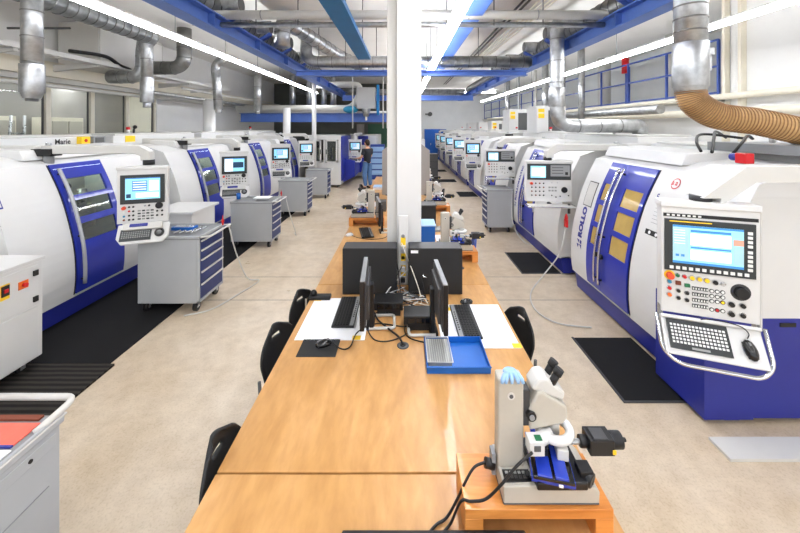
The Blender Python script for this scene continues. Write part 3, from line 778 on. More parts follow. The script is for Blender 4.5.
drawer_cart('grey drawer cabinet with blue drawers beside the console showing a split dark screen', (-2.44, 6.5, 0), .76, .5, .735)
drawer_cart('grey drawer cabinet with blue drawers, third along the window side', (-2.41, 8.8, 0), .72, .5, .78, n=6)
drawer_cart('grey drawer cabinet beside the boxy machine with glass doors', (-2.38, 11.0, 0), .68, .5, .78)
drawer_cart('grey drawer cabinet with blue drawers on the gallery side, in front of the wide console', (1.79, 7.42, 0), .54, .5, .80, flip=-1, n=6)
# near cart cut by the frame, papers on top
root = thing('tool_trolley', 'grey trolley with a bent rail and red folder, cut off by the frame', 'trolley', (-1.57, .55, 0))
q = MB(); q.box(-.8, 0, 0, 1.05, .12, .90, 'cabinet_grey'); q.box(0, .004, .55, 1.03, .815, .87, 'cabinet_grey'); q.build('body', root, .004)
q = MB(); q.box(-.82, .012, -.01, 1.06, .90, .925, 'grey'); q.box(-.0, .014, -.01, 1.06, .90, .945, 'cabinet_grey'); q.box(-.004, .018, -.01, 1.07, .925, .935, 'white_grey'); q.build('top_tray', root, .004)
for zz in (.66, .42):
    q = MB(); q.box(-.002, .004, .02, 1.0, zz-.001, zz+.001, 'grey'); q.build('panel_seam', root)
for yy in (.62, .92):
    q = MB(); q.cyl((.003, yy, .845), (.009, yy, .845), .008, 'black', 10); q.build('lock', root)
q = MB(); q.tube(fillet([(-.8, 1.13, .955), (-.0, 1.13, .955), (.01, 1.0, .955), (-.02, .96, .93)], .05), .015, 'white_grey', 10); q.build('push_rail', root)
for x, y in ((-.72, .1), (-.08, .1), (-.72, .93), (-.08, .93)): caster(root, x, y)
q = MB(); q.box(-2.36, -1.615, 1.45, 1.56, .926, .932, 'paper_red'); q.box(-2.36, -1.615, 1.44, 1.45, .926, .933, 'base_blue')
single(q, 'folder', 'salmon red folder with a blue edge on the near trolley', 'folder')
q = MB(); q.box(-2.3, -1.60, .8, 1.43, .926, .930, 'paper', ); single(q, 'paper_sheet', 'white paper sheet on the near trolley in front of the red folder', 'paper')
q = MB(); q.box(-2.3, -1.64, 1.575, 1.60, .926, .935, 'rust'); single(q, 'work_rag', 'dark stained strip of cloth on the near trolley behind the red folder', 'rag')

# items on the first cart
q = MB(); q.box(-2.95, -2.68, 4.45, 4.58, .931, .97, 'tray_blue', ); q.box(-2.93, -2.70, 4.47, 4.56, .97, .975, 'steel'); single(q, 'tool_box', 'small blue tool box on the first drawer cabinet', 'box', bevel=.004)
q = MB()
for k in range(4): q.cyl((-2.85+.07*k, 4.35, .936), (-2.80+.07*k, 4.62, .936), .01, 'steel', 8)
single(q, 'collet_set', 'steel tool bits lying in the tray of the first drawer cabinet', 'tools')
q = MB(); q.lathe([(0, 0), (.012, 0), (.012, .03), (.02, .05), (.006, .09), (.004, .13), (0, .13)], (-2.42, 4.7, .935), 'red', 12); single(q, 'air_gun', 'small red air blow gun on the edge of the first drawer cabinet', 'air gun')
q = MB(); q.lathe([(0, 0), (.012, 0), (.012, .03), (.02, .05), (.006, .09), (0, .13)], (-2.40, 6.9, .895), 'red', 12); single(q, 'air_gun', 'small red air gun on the second drawer cabinet', 'air gun')
q = MB(); q.box(-2.85, -2.55, 6.65, 6.85, .891, .90, 'paper'); single(q, 'paper_sheet', 'white paper on top of the second drawer cabinet', 'paper')
q = MB(); q.lathe([(0, 0), (.035, 0), (.04, .11), (.036, .11), (.033, .01), (0, .01)], (-3.1, 6.6, .89), 'tray_blue', 16); single(q, 'cup', 'blue cup on the second drawer cabinet by the console', 'cup')
# air hoses
for nm, lab, pts in (('air_hose', 'white air hose hanging from the second drawer cabinet to the floor', [(-2.36, 4.75, .9), (-2.34, 4.9, .5), (-2.25, 5.05, .08), (-2.1, 5.1, .012), (-2.2, 4.7, .012), (-2.35, 4.3, .012), (-2.6, 4.15, .012)]),
                     ('air_hose', 'white air hose hanging beside the cabinet with the white paper', [(-2.35, 7.0, .86), (-2.3, 7.1, .5), (-2.2, 7.2, .05), (-2.3, 7.4, .012)]),
                     ('air_hose', 'grey air hose looping over the floor from the red air gun', [(2.31, 4.93, .93), (2.2, 4.9, .5), (1.95, 4.85, .2), (1.72, 4.7, .03), (1.62, 4.3, .015), (1.75, 4.0, .015), (2.1, 3.9, .015)]),
                     ('air_hose', 'grey air hose hanging from the far wide console machine to the floor', [(2.3, 7.35, .9), (2.28, 7.3, .3), (2.35, 6.8, .02), (2.6, 6.6, .015)])):
    q = MB(); q.tube(smooth_path(pts, 10), .009, 'white_grey', 8); single(q, nm, lab, 'hose')
q = MB(); q.box(2.285, 2.315, 4.90, 4.97, .84, .95, 'red'); q.lathe([(0, 0), (.02, 0), (.025, .05), (.008, .1), (0, .1)], (2.30, 4.93, .93), 'red', 10)
single(q, 'hooked_air_gun', 'red air gun hooked under the wide console of the second gallery machine', 'air gun', bevel=.004)  # red air gun: square body with a turned nozzle

# low white control cabinet in front of the first machine
root = thing('control_cabinet', 'low white control cabinet with red and orange switches on its side, beside the first machine', 'cabinet', (-3.42, 2.2, 0))
q = MB(); q.box(-.9, 0, 0, 1.12, .1, 1.0, 'white'); q.build('body', root, .006)
q = MB(); q.box(-.92, .012, -.01, 1.14, 1.0, 1.03, 'white'); q.build('lid', root, .006)
q = MB(); q.box(0, .012, .1, 1.07, .12, .58, 'panel_white'); q.build('side_panel', root, .004)
q = MB(); q.box(0, .012, .1, 1.07, .60, .97, 'panel_white'); q.build('side_panel', root, .004)
for zz in (.66, .90):
    q = MB(); q.box(.012, .03, 1.02, 1.06, zz-.025, zz+.025, 'black'); q.build('hinge', root, .003)
q = MB(); q.box(.012, .018, .60, .66, .80, .85, 'stage_blue'); q.build('label_plate', root)
q = MB(); q.box(.012, .016, .76, .83, .77, .90, 'yellow'); q.box(.016, .022, .765, .825, .80, .89, 'black'); q.box(.022, .03, .78, .81, .83, .86, 'red'); q.build('isolator_switch', root)
q = MB(); q.box(.012, .018, .90, .98, .80, .87, 'orange'); q.cyl((.018, .94, .835), (.045, .94, .835), .018, 'red', 12); q.build('rotary_switch', root)
for x, y in ((-.8, .1), (-.08, .1), (-.8, 1.0), (-.08, 1.0)): caster(root, x, y, .045)

# white chip bin table between machines
root = thing('side_table', 'low white table top between the first drawer cabinet and the second machine', 'table', (-3.5, 5.25, 0))
q = MB(); q.box(-.35, .35, 0, .75, .93, .97, 'white'); q.build('table_top', root, .006)
q = MB(); q.box(-.3, .3, .05, .7, .12, .93, 'panel_white'); q.build('body', root, .004)
for x, y in ((-.25, .1), (.25, .1), (-.25, .65), (.25, .65)):
    q = MB(); q.cyl((x, y, 0), (x, y, .12), .025, 'dark_grey', 10); q.build('foot', root)

# floor mats
def mat_obj(x0, x1, y0, y1, lab, m='rubber', z=.012, name='floor_mat', cat='mat', edge=True, grp=None):
    q = MB(); q.box(x0, x1, y0, y1, 0.0005, z, m)
    if edge: q.box(x0-.02, x0, y0-.02, y1+.02, .0005, z*.7, 'charcoal'); q.box(x0, x1, y0-.02, y0, .0005, z*.7, 'charcoal')
    o = q.build(name, None, loc=(x0, y0, 0)); tag(o, lab, cat, grp); return o
G = 'black rubber mats at the machines'
mat_obj(1.82, 2.42, 2.87, 3.72, 'black perforated rubber mat under the big hanging console', grp=G)
mat_obj(1.84, 2.42, 5.38, 6.25, 'black rubber mat in front of the second gallery machine', grp=G)
mat_obj(1.85, 2.42, 11.3, 12.1, 'dark rubber mat behind the gallery side drawer cabinet', grp=G)
mat_obj(1.3, 2.2, 14.3, 15.0, 'small dark rubber mat far down the gallery side aisle', grp=G)
mat_obj(1.3, 2.2, 17.6, 18.4, 'dark rubber mat furthest down the gallery side aisle', grp=G)
mat_obj(-3.98, -2.78, 3.32, 5.2, 'long black rubber mat under the first drawer cabinet', grp=G, edge=False)
mat_obj(-3.98, -2.85, 5.3, 7.8, 'black rubber mat under the second drawer cabinet', grp=G, edge=False)
mat_obj(-3.98, -2.85, 8.0, 10.2, 'black rubber mat under the third drawer cabinet', grp=G, edge=False)
mat_obj(-4.3, -2.72, 1.2, 3.30, 'dark ribbed metal floor grating beside the low white cabinet', 'grating', .02, 'floor_grating', 'grating', False)
q = MB(); q.box(2.2, 3.2, 2.35, 2.52, .0005, .02, 'white_grey'); single(q, 'floor_plate', 'thin bright metal floor plate at the foot of the large machine', 'floor plate')
# ---------------------------------------------------------------- worktables
TZ = .75
def table(x0, x1, y0, y1, lab, legs=True):
    root = thing('worktable', lab, 'table', ((x0+x1)/2, (y0+y1)/2, 0), 0, 'birch worktables in the long middle run')
    hx, hy = (x1-x0)/2, (y1-y0)/2
    q = MB(); q.box(-hx, hx, -hy+.002, hy-.002, TZ-.03, TZ, 'birch'); q.build('table_top', root, .003)
    for sx in (-1, 1):
        for sy in (-1, 1):
            q = MB(); q.box(sx*(hx-.14)-.025, sx*(hx-.14)+.025, sy*(hy-.1)-.025, sy*(hy-.1)+.025, 0, TZ-.03, 'grey'); q.build('leg', root, .003)
    q = MB(); q.box(-hx+.14, hx-.14, -hy+.09, -hy+.11, TZ-.1, TZ-.03, 'grey'); q.box(-hx+.14, hx-.14, hy-.11, hy-.09, TZ-.1, TZ-.03, 'grey'); q.build('apron', root)
    return root
table(-.81, .82, .30, 1.515, 'birch plywood worktable nearest, under the near microscope')
table(-.81, .82, 1.52, 3.33, 'birch plywood worktable with both thin monitors and the blue tray')
table(-.81, -.17, 3.335, 5.9, 'birch worktable on the window side of the white column, with a keyboard')
table(.19, .82, 3.335, 5.9, 'birch worktable on the gallery side of the white column, under the blue boxes')
table(-.81, .82, 5.905, 8.2, 'birch worktable behind the column in front of the grey divider')
table(-.81, .82, 8.205, 10.6, 'birch worktable furthest back behind the grey divider')

def on_table(name, lab, cat, fn, bevel=.002, group=None):
    q = MB(); fn(q); return single(q, name, lab, cat, group, bevel)

# desk pads
for s, (x0, x1, y0, y1) in enumerate(((-.765, -.27, 2.46, 3.06), (.27, .80, 2.37, 2.95))):
    q = MB(); q.box(x0, x1, y0, y1, TZ+.0005, TZ+.004, 'paper'); a = single(q, 'desk_pad', ('white paper desk pad under the keyboard by the black mouse mat', 'white paper desk pad under the keyboard behind the blue tray')[s], 'desk pad')
    c = [(x0, y1-.05), (x1-.09, y0+.0)] if s == 0 else [(x1-.05, y0), (x0+.06, y1-.1)]
    for cx, cy in c:
        q = MB(); q.box(cx, cx+.06, cy, cy+.05, TZ+.004, TZ+.0046, 'yellow'); q.build('corner_tab', a)
def keyboard_obj(cx, cy, z, rz, lab, L=.46, W=.17, keys=True):
    X = T(cx, cy, z, rz); q = MB(X)
    q.box(-L/2, L/2, -W/2, W/2, 0, .016, 'black'); o = q.build('keyboard', None, .005, loc=(cx, cy, z)); tag(o, lab, 'keyboard')
    q = MB(X)
    for j in range(5):
        for i in range(19):
            x = -L/2+.016+(L-.03)*(i+.5)/19; y = W/2-.055-j*.021
            q.box(x-.0095, x+.0095, y-.0085, y+.0085, .016, .023, 'black_matte')
    k = q.build('key', o, .0015, loc=(cx, cy, z)); k.location = (0, 0, 0)
    q = MB(X); q.box(-L/2+.01, L/2-.01, W/2-.035, W/2-.006, .016, .019, 'grey')
    for i in range(9): q.cyl((-L*.3+i*.03, W/2-.02, .019), (-L*.3+i*.03, W/2-.02, .022), .006, 'black', 10)
    k = q.build('media_strip', o, loc=(cx, cy, z)); k.location = (0, 0, 0)
    return o
keyboard_obj(-.45, 2.83, TZ+.0045, R(-90), 'black keyboard beside the window side monitor, long edge towards it')
keyboard_obj(.475, 2.69, TZ+.0045, R(91), 'black keyboard behind the blue tray')
keyboard_obj(-.52, 4.95, TZ+.001, R(-78), 'black keyboard behind the black computer cases, window side')
q = MB(); q.box(-.70, -.44, 2.28, 2.47, TZ+.0005, TZ+.004, 'black_matte'); single(q, 'mouse_mat', 'black mouse mat at the window side edge of the table', 'mouse mat', bevel=.002)
mouse_obj(T(-.545, 2.40, TZ+.004, R(-65)), 'black mouse on the black mouse mat')
mouse_obj(T(.54, 2.98, TZ+.001, R(100)), 'black mouse by the far end of the keyboard behind the blue tray')
mouse_obj(T(-.74, 4.83, TZ+.001, R(-60)), 'pale mouse near the table edge behind the computer cases', 'white')
# monitors seen edge on
def monitor(cx, cy, rz, lab, scr='black_gloss', h=.335, w=.44, z0=.885, stand='grey', bx=0):
    """screen towards local -y"""
    root = thing('monitor', lab, 'monitor', (cx, cy, TZ), rz)
    Z = z0-TZ
    q = MB(); q.box(-w/2, w/2, 0, .03, Z, Z+h, 'black'); q.box(-w/2+.01, w/2-.01, .03, .04, Z+.02, Z+h-.012, 'charcoal'); q.box(-w/2+.05, w/2-.05, .035, .06, Z+.05, Z+h-.05, 'charcoal'); q.build('housing', root, .006)
    q = MB(); q.box(-w/2+.018, w/2-.018, -.002, 0, Z+.03, Z+h-.018, scr); q.build('screen', root)
    q = MB(); q.box(-w/2, w/2, .004, .034, Z+h-.004, Z+h+.002, stand); q.build('top_trim', root)
    q = MB(); q.box(bx*.5-.035, bx*.5+.035, .055, .085, .01, Z+.2, 'black'); q.box(-.05, .05, .05, .06, Z+.08, Z+.2, 'black'); q.build('neck', root, .004)
    q = MB(); q.tube(fillet([(bx-.09, .05, .012), (bx-.09, .24, .012), (bx+.09, .24, .012), (bx+.09, .05, .012)], .03), .011, 'white_grey', 8); q.box(bx-.09, bx+.09, .03, .09, 0, .02, 'black'); q.build('base', root)
    return root
monitor(-.30, 2.55, R(-87), 'thin black monitor seen edge on, window side, beside the keyboard on its pad', bx=-.12)
monitor(.285, 2.50, R(93), 'thin black monitor seen edge on behind the blue tray with the mesh packet', bx=.10)
monitor(-.37, 5.0, R(-80), 'black monitor seen edge on beside the white column')
for x0, x1, y0, y1, lab in ((-.235, -.0, 2.76, 2.92, 'small black computer box behind the window side monitor'), (.005, .24, 2.56, 2.72, 'small black computer box beside the gallery side monitor')):
    q = MB(); q.box(x0, x1, y0, y1, TZ+.05, TZ+.115, 'black'); o = single(q, 'mini_computer', lab, 'computer', bevel=.006)
    q = MB(); q.box(x0+.03, x1-.02, y0+.02, y1-.02, TZ, TZ+.05, 'black_matte'); q.build('stand', o)
    q = MB()
    for k in range(3): q.box(x0+.03+k*.065, x0+.08+k*.065, y0-.003, y0, TZ+.066, TZ+.1, 'black_gloss')
    q.build('port', o)
# computer towers
for x0, x1, lab in ((-.54, -.055, 'black computer tower standing with its side to the camera, window side'), (.05, .53, 'black computer tower with a small white sticker on its side')):
    root = thing('computer_tower', lab, 'computer', ((x0+x1)/2, 3.12, TZ)); w = (x1-x0)/2
    q = MB(); q.box(-w, w, 0, .18, .008, .415, 'black_matte'); q.build('case', root, .004)
    q = MB(); q.box(-w+.01, w-.01, .004, .176, .415, .418, 'charcoal'); q.build('top_panel', root)
    for x in (-w+.05, w-.05):
        q = MB(); q.box(x-.02, x+.02, .02, .16, 0, .008, 'black'); q.build('foot', root)
    if x0 > 0:
        q = MB(); q.box(-w+.02, -w+.085, -.002, 0, .375, .40, 'paper'); q.build('sticker', root)
        q = MB(); q.tube(fillet([(-.11, 0, .20), (-.11, -.02, .17), (-.08, -.02, .17)], .008), .006, 'chrome', 8); q.build('handle', root)
# power strip on the column with plugs and cables
root = thing('power_strip', 'vertical white power strip with yellow stickers between the computer towers', 'power strip', (0.0, 3.30, .78))
q = MB(); q.box(-.04, .045, -.03, .0, .0, .64, 'white'); q.build('body', root, .004)
for k, (a, b) in enumerate(((.08, .18), (.22, .29), (.34, .44))):
    q = MB(); q.box(-.02, .025, -.034, -.03, a, b, 'yellow'); q.build('sticker', root)
for k in range(5):
    q = MB(); q.cyl((.0, -.03, .05+.1*k), (.0, -.034, .05+.1*k), .018, 'grey', 14); q.build('socket', root)
for k in (0, 1, 3):
    q = MB(); q.box(-.02, .02, -.07, -.034, .03+.1*k, .07+.1*k, 'white' if k else 'black'); q.build('plug', root, .004)
random.seed(3)
for k in range(12):
    a = (random.uniform(-.12, .12), 3.24, TZ+random.uniform(.1, .45) if k < 5 else TZ+.02); pts = [a]
    for j in range(4): pts.append((random.uniform(-.16, .2), random.uniform(2.95, 3.1), TZ+random.uniform(.008, .06)))
    pts.append((random.choice([-.2, .22])+random.uniform(-.05, .05), random.uniform(2.75, 3.0), TZ+.01))
    m = ['black', 'white', 'cream', 'black', 'dark_grey', 'grey'][k % 6]
    q = MB(); q.tube(smooth_path(pts, 8), .0045, m, 6); single(q, 'cable', {'black': 'black cable in the tangle below the power strip', 'white': 'white cable in the tangle below the power strip', 'cream': 'cream cable in the tangle below the power strip', 'dark_grey': 'dark grey cable in the tangle below the power strip', 'grey': 'grey cable in the tangle below the power strip'}[m], 'cable', 'cable tangle below the power strip')
q = MB(); q.lathe([(0, 0), (.04, 0), (.042, .003), (.036, .006), (0, .006)], (0.0, 2.40, TZ), 'dark_grey', 20); q.lathe([(0, .006), (.02, .006), (.02, .007), (0, .007)], (0.0, 2.40, TZ), 'black', 14); single(q, 'cable_grommet', 'round grey cable grommet in the table between the monitors', 'grommet')
q = MB(); q.lathe([(0, 0), (.04, 0), (.042, .003), (.036, .006), (0, .006)], (.61, 3.72, TZ), 'dark_grey', 20); single(q, 'cable_grommet', 'round grommet in the table behind the tower with the sticker', 'grommet')
for pts, lab in (([(0, 2.40, TZ+.008), (-.03, 2.45, TZ+.03), (-.12, 2.6, TZ+.012), (-.2, 2.72, TZ+.01), (-.24, 2.75, TZ+.08)], 'thick black cable from the round grommet to the window side monitor'),
                 ([(-.50, 2.44, TZ+.01), (-.42, 2.36, TZ+.006), (-.36, 2.38, TZ+.006), (-.33, 2.55, TZ+.006), (-.2, 2.66, TZ+.006), (.02, 2.62, TZ+.006), (.03, 2.66, TZ+.04)], 'thin black mouse cable looping over the table from the mouse mat'),
                 ([(-.28, 2.62, TZ+.01), (-.2, 2.46, TZ+.006), (-.08, 2.45, TZ+.006), (.05, 2.56, TZ+.006), (.1, 2.7, TZ+.03)], 'black cable curving in front of the window side mini computer'),
                 ([(.08, 2.9, TZ+.05), (.02, 2.7, TZ+.006), (.03, 2.5, TZ+.006), (.18, 2.42, TZ+.006), (.26, 2.43, TZ+.006)], 'black cable running under the blue tray from the tangle'),
                 ([(-.74, 4.86, TZ+.01), (-.6, 4.72, TZ+.006), (-.4, 4.66, TZ+.006), (-.25, 4.72, TZ+.006), (-.2, 4.9, TZ+.006)], 'black mouse cable behind the computer cases')):
    q = MB(); q.tube(smooth_path(pts, 8), .0045 if 'thick' not in lab else .007, 'black', 6); single(q, 'cable', lab, 'cable')
# blue tray with mesh packet
root = thing('tray', 'flat blue plastic tray on the table holding a grey mesh packet', 'tray', (.145, 2.125, TZ))
q = MB(); q.box(0, .39, 0, .31, 0, .006, 'tray_blue'); t = .006; H = .045
for b in ((0, .39, 0, t), (0, .39, .31-t, .31), (0, t, 0, .31), (.39-t, .39, 0, .31)): q.box(*b, .006, H, 'tray_blue')
q.box(-.004, .394, -.006, 0, H-.008, H, 'tray_blue'); q.build('body', root, .003)
q = MB(); q.box(.155, .39, 0, .31, .0061, .0065, 'tray_blue')
root = thing('packet', 'grey mesh packet with a clear cover lying in the blue tray', 'packet', (.16, 2.17, TZ+.008))
q = MB(); q.box(0, .145, 0, .25, 0, .03, 'key_grey'); 
for k in range(9): q.box(.012+k*.014, .015+k*.014, .01, .24, .03, .032, 'white_grey')
q.build('mesh_pad', root, .006)
q = MB(); q.tube([(-.005, -.005, .036), (.15, -.005, .036), (.15, .255, .036), (-.005, .255, .036)], .004, 'white_grey', 6, closed=True); q.build('frame', root)
# black case cut by the lower frame edge
q = MB(); q.box(-.22, .44, .95, 1.262, TZ, TZ+.05, 'black_matte'); o = single(q, 'control_unit', 'flat black case at the near end of the table, cut by the frame', 'electronics case', bevel=.006)
q = MB(); q.box(.27, .42, 1.2625, 1.264, TZ+.012, TZ+.035, 'dark_grey'); q.box(-.2, .42, 1.15, 1.2, TZ+.05, TZ+.052, 'charcoal'); q.build('panel', o)

# wooden blocks with measuring microscopes
def wood_block(x0, y0, lab, w=.535, d=.22, sgn=1):
    root = thing('wooden_riser', lab, 'wooden block', (x0, y0, TZ), 0, 'wooden risers under the microscopes')
    q = MB(); q.box(0, w, 0, d, .085, .12, 'block_wood'); q.box(0, .065, 0, d, 0, .085, 'block_wood'); q.box(w-.065, w, 0, d, 0, .085, 'block_wood'); q.box(.065, w-.065, .16, .18, 0, .085, 'block_wood')
    q.build('body', root, .002); return root
def microscope(loc, lab, sgn=1, det=True):
    root = thing('measuring_microscope', lab, 'microscope', loc, 0, 'measuring microscopes along the worktables')
    M = Matrix.Diagonal((sgn, 1, 1, 1)); N = lambda: MB(M)
    # base
    q = N(); q.prism([(.0, 0), (.35, 0), (.352, .045), (.33, .065), (.26, .068), (.20, .085), (.12, .07), (.0, .065)], 'y', 0, .175, 'beige'); q.prism([(-.002, 0), (.35, 0), (.35, .008), (-.002, .008)], 'y', -.002, .177, 'dark_grey'); q.build('base', root, .01)
    q = N(); q.box(.01, .11, .015, .06, .066, .072, 'black')
    for k in range(5): q.box(.018+k*.016, .028+k*.016, .024, .034, .072, .076, 'charcoal'); q.box(.018+k*.016, .028+k*.016, .042, .05, .072, .076, 'key_grey')
    q.cyl((.098, .035, .072), (.098, .035, .085), .01, 'black', 12); q.build('switch_panel', root)
    # column
    q = N(); q.box(-.0, .100, .075, .135, .06, .405, 'beige'); q.build('column', root, .008)
    q = N(); q.cyl((.05, .072, .34), (.05, .075, .34), .014, 'white_grey', 20); q.cyl((.05, .071, .34), (.05, .072, .34), .008, 'dark_grey', 16); q.build('emblem', root)
    # head and focus slide
    q = N(); q.box(.098, .125, .08, .13, .22, .36, 'charcoal'); q.build('focus_slide', root, .003)
    q = N(); q.prism([(.12, .21), (.25, .235), (.27, .26), (.265, .30), (.17, .36), (.15, .355), (.12, .29)], 'y', .07, .17, 'beige'); q.build('head', root, .008)
    q = N(); q.cyl((.125, .06, .27), (.125, .075, .27), .018, 'black', 16); q.cyl((.125, .055, .27), (.125, .06, .27), .010, 'grey', 12); q.build('focus_knob', root)
    q = N(); q.prism([(.13, .36), (.16, .40), (.19, .405), (.265, .345), (.255, .315), (.17, .345)], 'y', .08, .16, 'white_grey'); q.build('binocular_housing', root, .01)
    for yy in (.095, .145):
        q = N(); q.cyl((.215, yy, .375), (.235, yy, .41), .014, 'black', 14); q.cyl((.235, yy, .41), (.248, yy, .432), .017, 'black_matte', 14); q.build('eyepiece', root)
    q = N(); q.cyl((.225, .12, .24), (.225, .12, .17), .03, 'white_grey', 18); q.cyl((.225, .12, .17), (.225, .12, .15), .022, 'steel', 18); q.build('objective', root)
    q = N(); q.tube([(.225+.058*math.cos(t), .10+.058*math.sin(t), .195) for t in [2*math.pi*k/24 for k in range(24)]], .017, 'white', 12, closed=True)
    q.cyl((.13, .045, .19), (.2, .075, .195), .024, 'white', 12); q.build('ring_light', root)
    q = N(); q.box(.10, .155, .012, .06, .165, .215, 'white'); q.box(.115, .14, .008, .012, .185, .205, 'dark_grey'); q.box(.125, .15, .02, .045, .2151, .218, 'green'); q.build('light_connector', root, .006)
    # stage
    q = N(); q.box(.115, .30, -.02, .17, .07, .10, 'black'); q.build('stage_base', root, .006)
    X = M @ T(.205, .06, .115, R(-12)); 
    q = MB(X); q.box(-.09, .06, -.09, .10, -.02, .0, 'stage_blue'); q.box(-.085, .055, -.10, .08, 0, .012, 'black_gloss'); q.box(-.07, -.02, -.10, .10, .012, .018, 'stage_blue'); q.box(-.01, .035, -.10, .06, .012, .022, 'stage_blue')
    q.box(.0, .015, -.104, -.10, -.01, .0, 'paper'); q.build('stage_plate', root, .002)
    q = MB(X); q.box(.01, .05, -.03, .03, .02, .06, 'white_grey'); q.box(-.045, -.02, -.02, .05, .018, .05, 'black'); q.build('work_holder', root, .003)
    q = N(); q.cyl((.30, .03, .09), (.325, .0, .085), .026, 'black', 16); q.box(.28, .33, .0, .05, .07, .12, 'black'); q.build('stage_knob', root, .004)
    q = N(); q.cyl((.26, .11, .13), (.35, .11, .135), .010, 'steel', 12); q.cyl((.33, .11, .135), (.36, .11, .135), .022, 'black', 16); q.box(.355, .45, .07, .14, .11, .17, 'black'); q.box(.37, .425, .072, .125, .17, .176, 'charcoal'); q.cyl((.45, .11, .14), (.495, .11, .14), .03, 'black', 18); q.cyl((.495, .11, .14), (.515, .11, .14), .008, 'black', 10)
    q.build('micrometer_head', root, .006)
    q = N(); q.box(.44, .452, .066, .07, .12, .135, 'yellow'); q.build('label_dot', root)
    q = N(); q.box(-.02, -.005, .09, .13, .02, .10, 'grey'); q.cyl((-.045, .10, .06), (-.01, .10, .05), .018, 'black', 12); q.build('power_plug', root)
    return root
wood_block(.225, 1.262, 'wooden riser nearest the camera under the near microscope')
wood_block(.295, 3.87, 'wooden riser just behind the computer tower with the sticker')
wood_block(.295, 6.15, 'wooden riser behind the blue boxes on the gallery side')
wood_block(.295, 8.45, 'wooden riser furthest back behind the grey divider, gallery side')
wood_block(-.82, 5.3, 'wooden riser on the window side beside the column')
microscope((.368, 1.278, TZ+.12), 'beige measuring microscope nearest the camera with a blue glove on top')
microscope((.43, 3.90, TZ+.12), 'beige measuring microscope just behind the computer tower with the sticker')
microscope((.42, 6.18, TZ+.12), 'beige measuring microscope behind the blue boxes')
microscope((.42, 8.48, TZ+.12), 'measuring microscope furthest back on the gallery side')
microscope((-.44, 5.32, TZ+.12), 'beige measuring microscope on the window side, turned towards the machines', -1)
# glove
q = MB(); random.seed(5)
q.ball((.42, 1.375, 1.29), .026, 'glove_blue', 12, (1.1, .9, .45))
for k in range(5):
    a = -1.2+k*.55; q.tube([(.42+.015*math.sin(a), 1.37, 1.29), (.42+.03*math.sin(a), 1.35, 1.294), (.42+.042*math.sin(a), 1.338, 1.284), (.42+.046*math.sin(a), 1.334, 1.272)], .007, 'glove_blue', 8, radii=[.009, .009, .008, .006])
single(q, 'rubber_glove', 'crumpled light blue glove on top of the near microscope column', 'glove')
for pts, lab in (([(.475, 1.285, 1.055), (.41, 1.26, 1.03), (.35, 1.255, .965), (.30, 1.27, .90), (.25, 1.285, .876), (.215, 1.30, .86), (.18, 1.31, .77), (.15, 1.29, .757), (.1, 1.24, .757)], 'black cable curving down from the white ring light connector of the near microscope'),
                 ([(.325, 1.378, .93), (.28, 1.365, .925), (.245, 1.35, .89), (.205, 1.34, .82), (.165, 1.33, .765), (.12, 1.31, .757), (.06, 1.25, .757)], 'black mains cable from the plug behind the near microscope')):
    q = MB(); q.tube(smooth_path(pts, 8), .005, 'black', 8); single(q, 'cable', lab, 'cable')

# small things behind the towers
q = MB(); q.box(.235, .41, 4.45, 4.75, TZ, TZ+.235, 'tray_blue'); o = single(q, 'storage_box', 'blue storage box on the table beside the white column', 'box', bevel=.006)
q = MB(); q.box(.225, .42, 4.44, 4.76, TZ+.235, TZ+.25, 'glove_blue'); q.build('lid', o, .003)
q = MB(); q.box(.26, .50, 5.3, 5.6, TZ, TZ+.3, 'black_matte'); o = single(q, 'electronics_box', 'black box behind the blue storage box', 'box', bevel=.006)
q = MB(); q.box(.25, .51, 5.29, 5.6, TZ+.3, TZ+.315, 'charcoal'); q.build('lid', o)
q = MB(); q.box(.44, .64, 4.6, 4.85, TZ, TZ+.004, 'paper'); single(q, 'paper_sheet', 'white paper sheet beside the blue storage box', 'paper')
q = MB(); q.box(.44, .62, 5.0, 5.2, TZ, TZ+.03, 'key_grey'); single(q, 'notebook', 'grey mesh pad behind the second microscope', 'pad', bevel=.004)
# clamp at the table edge
root = thing('arm_clamp', 'black clamp with a steel hook on the table edge beside the window side tower', 'clamp', (-.72, 3.02, TZ))
q = MB(); q.box(-.10, .09, -.0, .07, .0, .035, 'black'); q.build('body', root, .008)
q = MB(); q.ball((-.06, .04, .05), .028, 'black', 12); q.build('knob', root)
q = MB(); q.box(-.125, -.11, .0, .03, -.16, .02, 'chrome'); q.build('hook', root)
q = MB(); q.cyl((-.62, 3.55, TZ), (-.62, 3.55, TZ+.02), .001, 'black')
q = MB(); q.cyl((-.235, 3.5, TZ), (-.235, 3.5, TZ+.17), .022, 'black', 14); q.cyl((-.235, 3.5, TZ+.17), (-.235, 3.5, TZ+.2), .012, 'charcoal', 12); single(q, 'spray_bottle', 'small black upright bottle between tower and column', 'bottle')
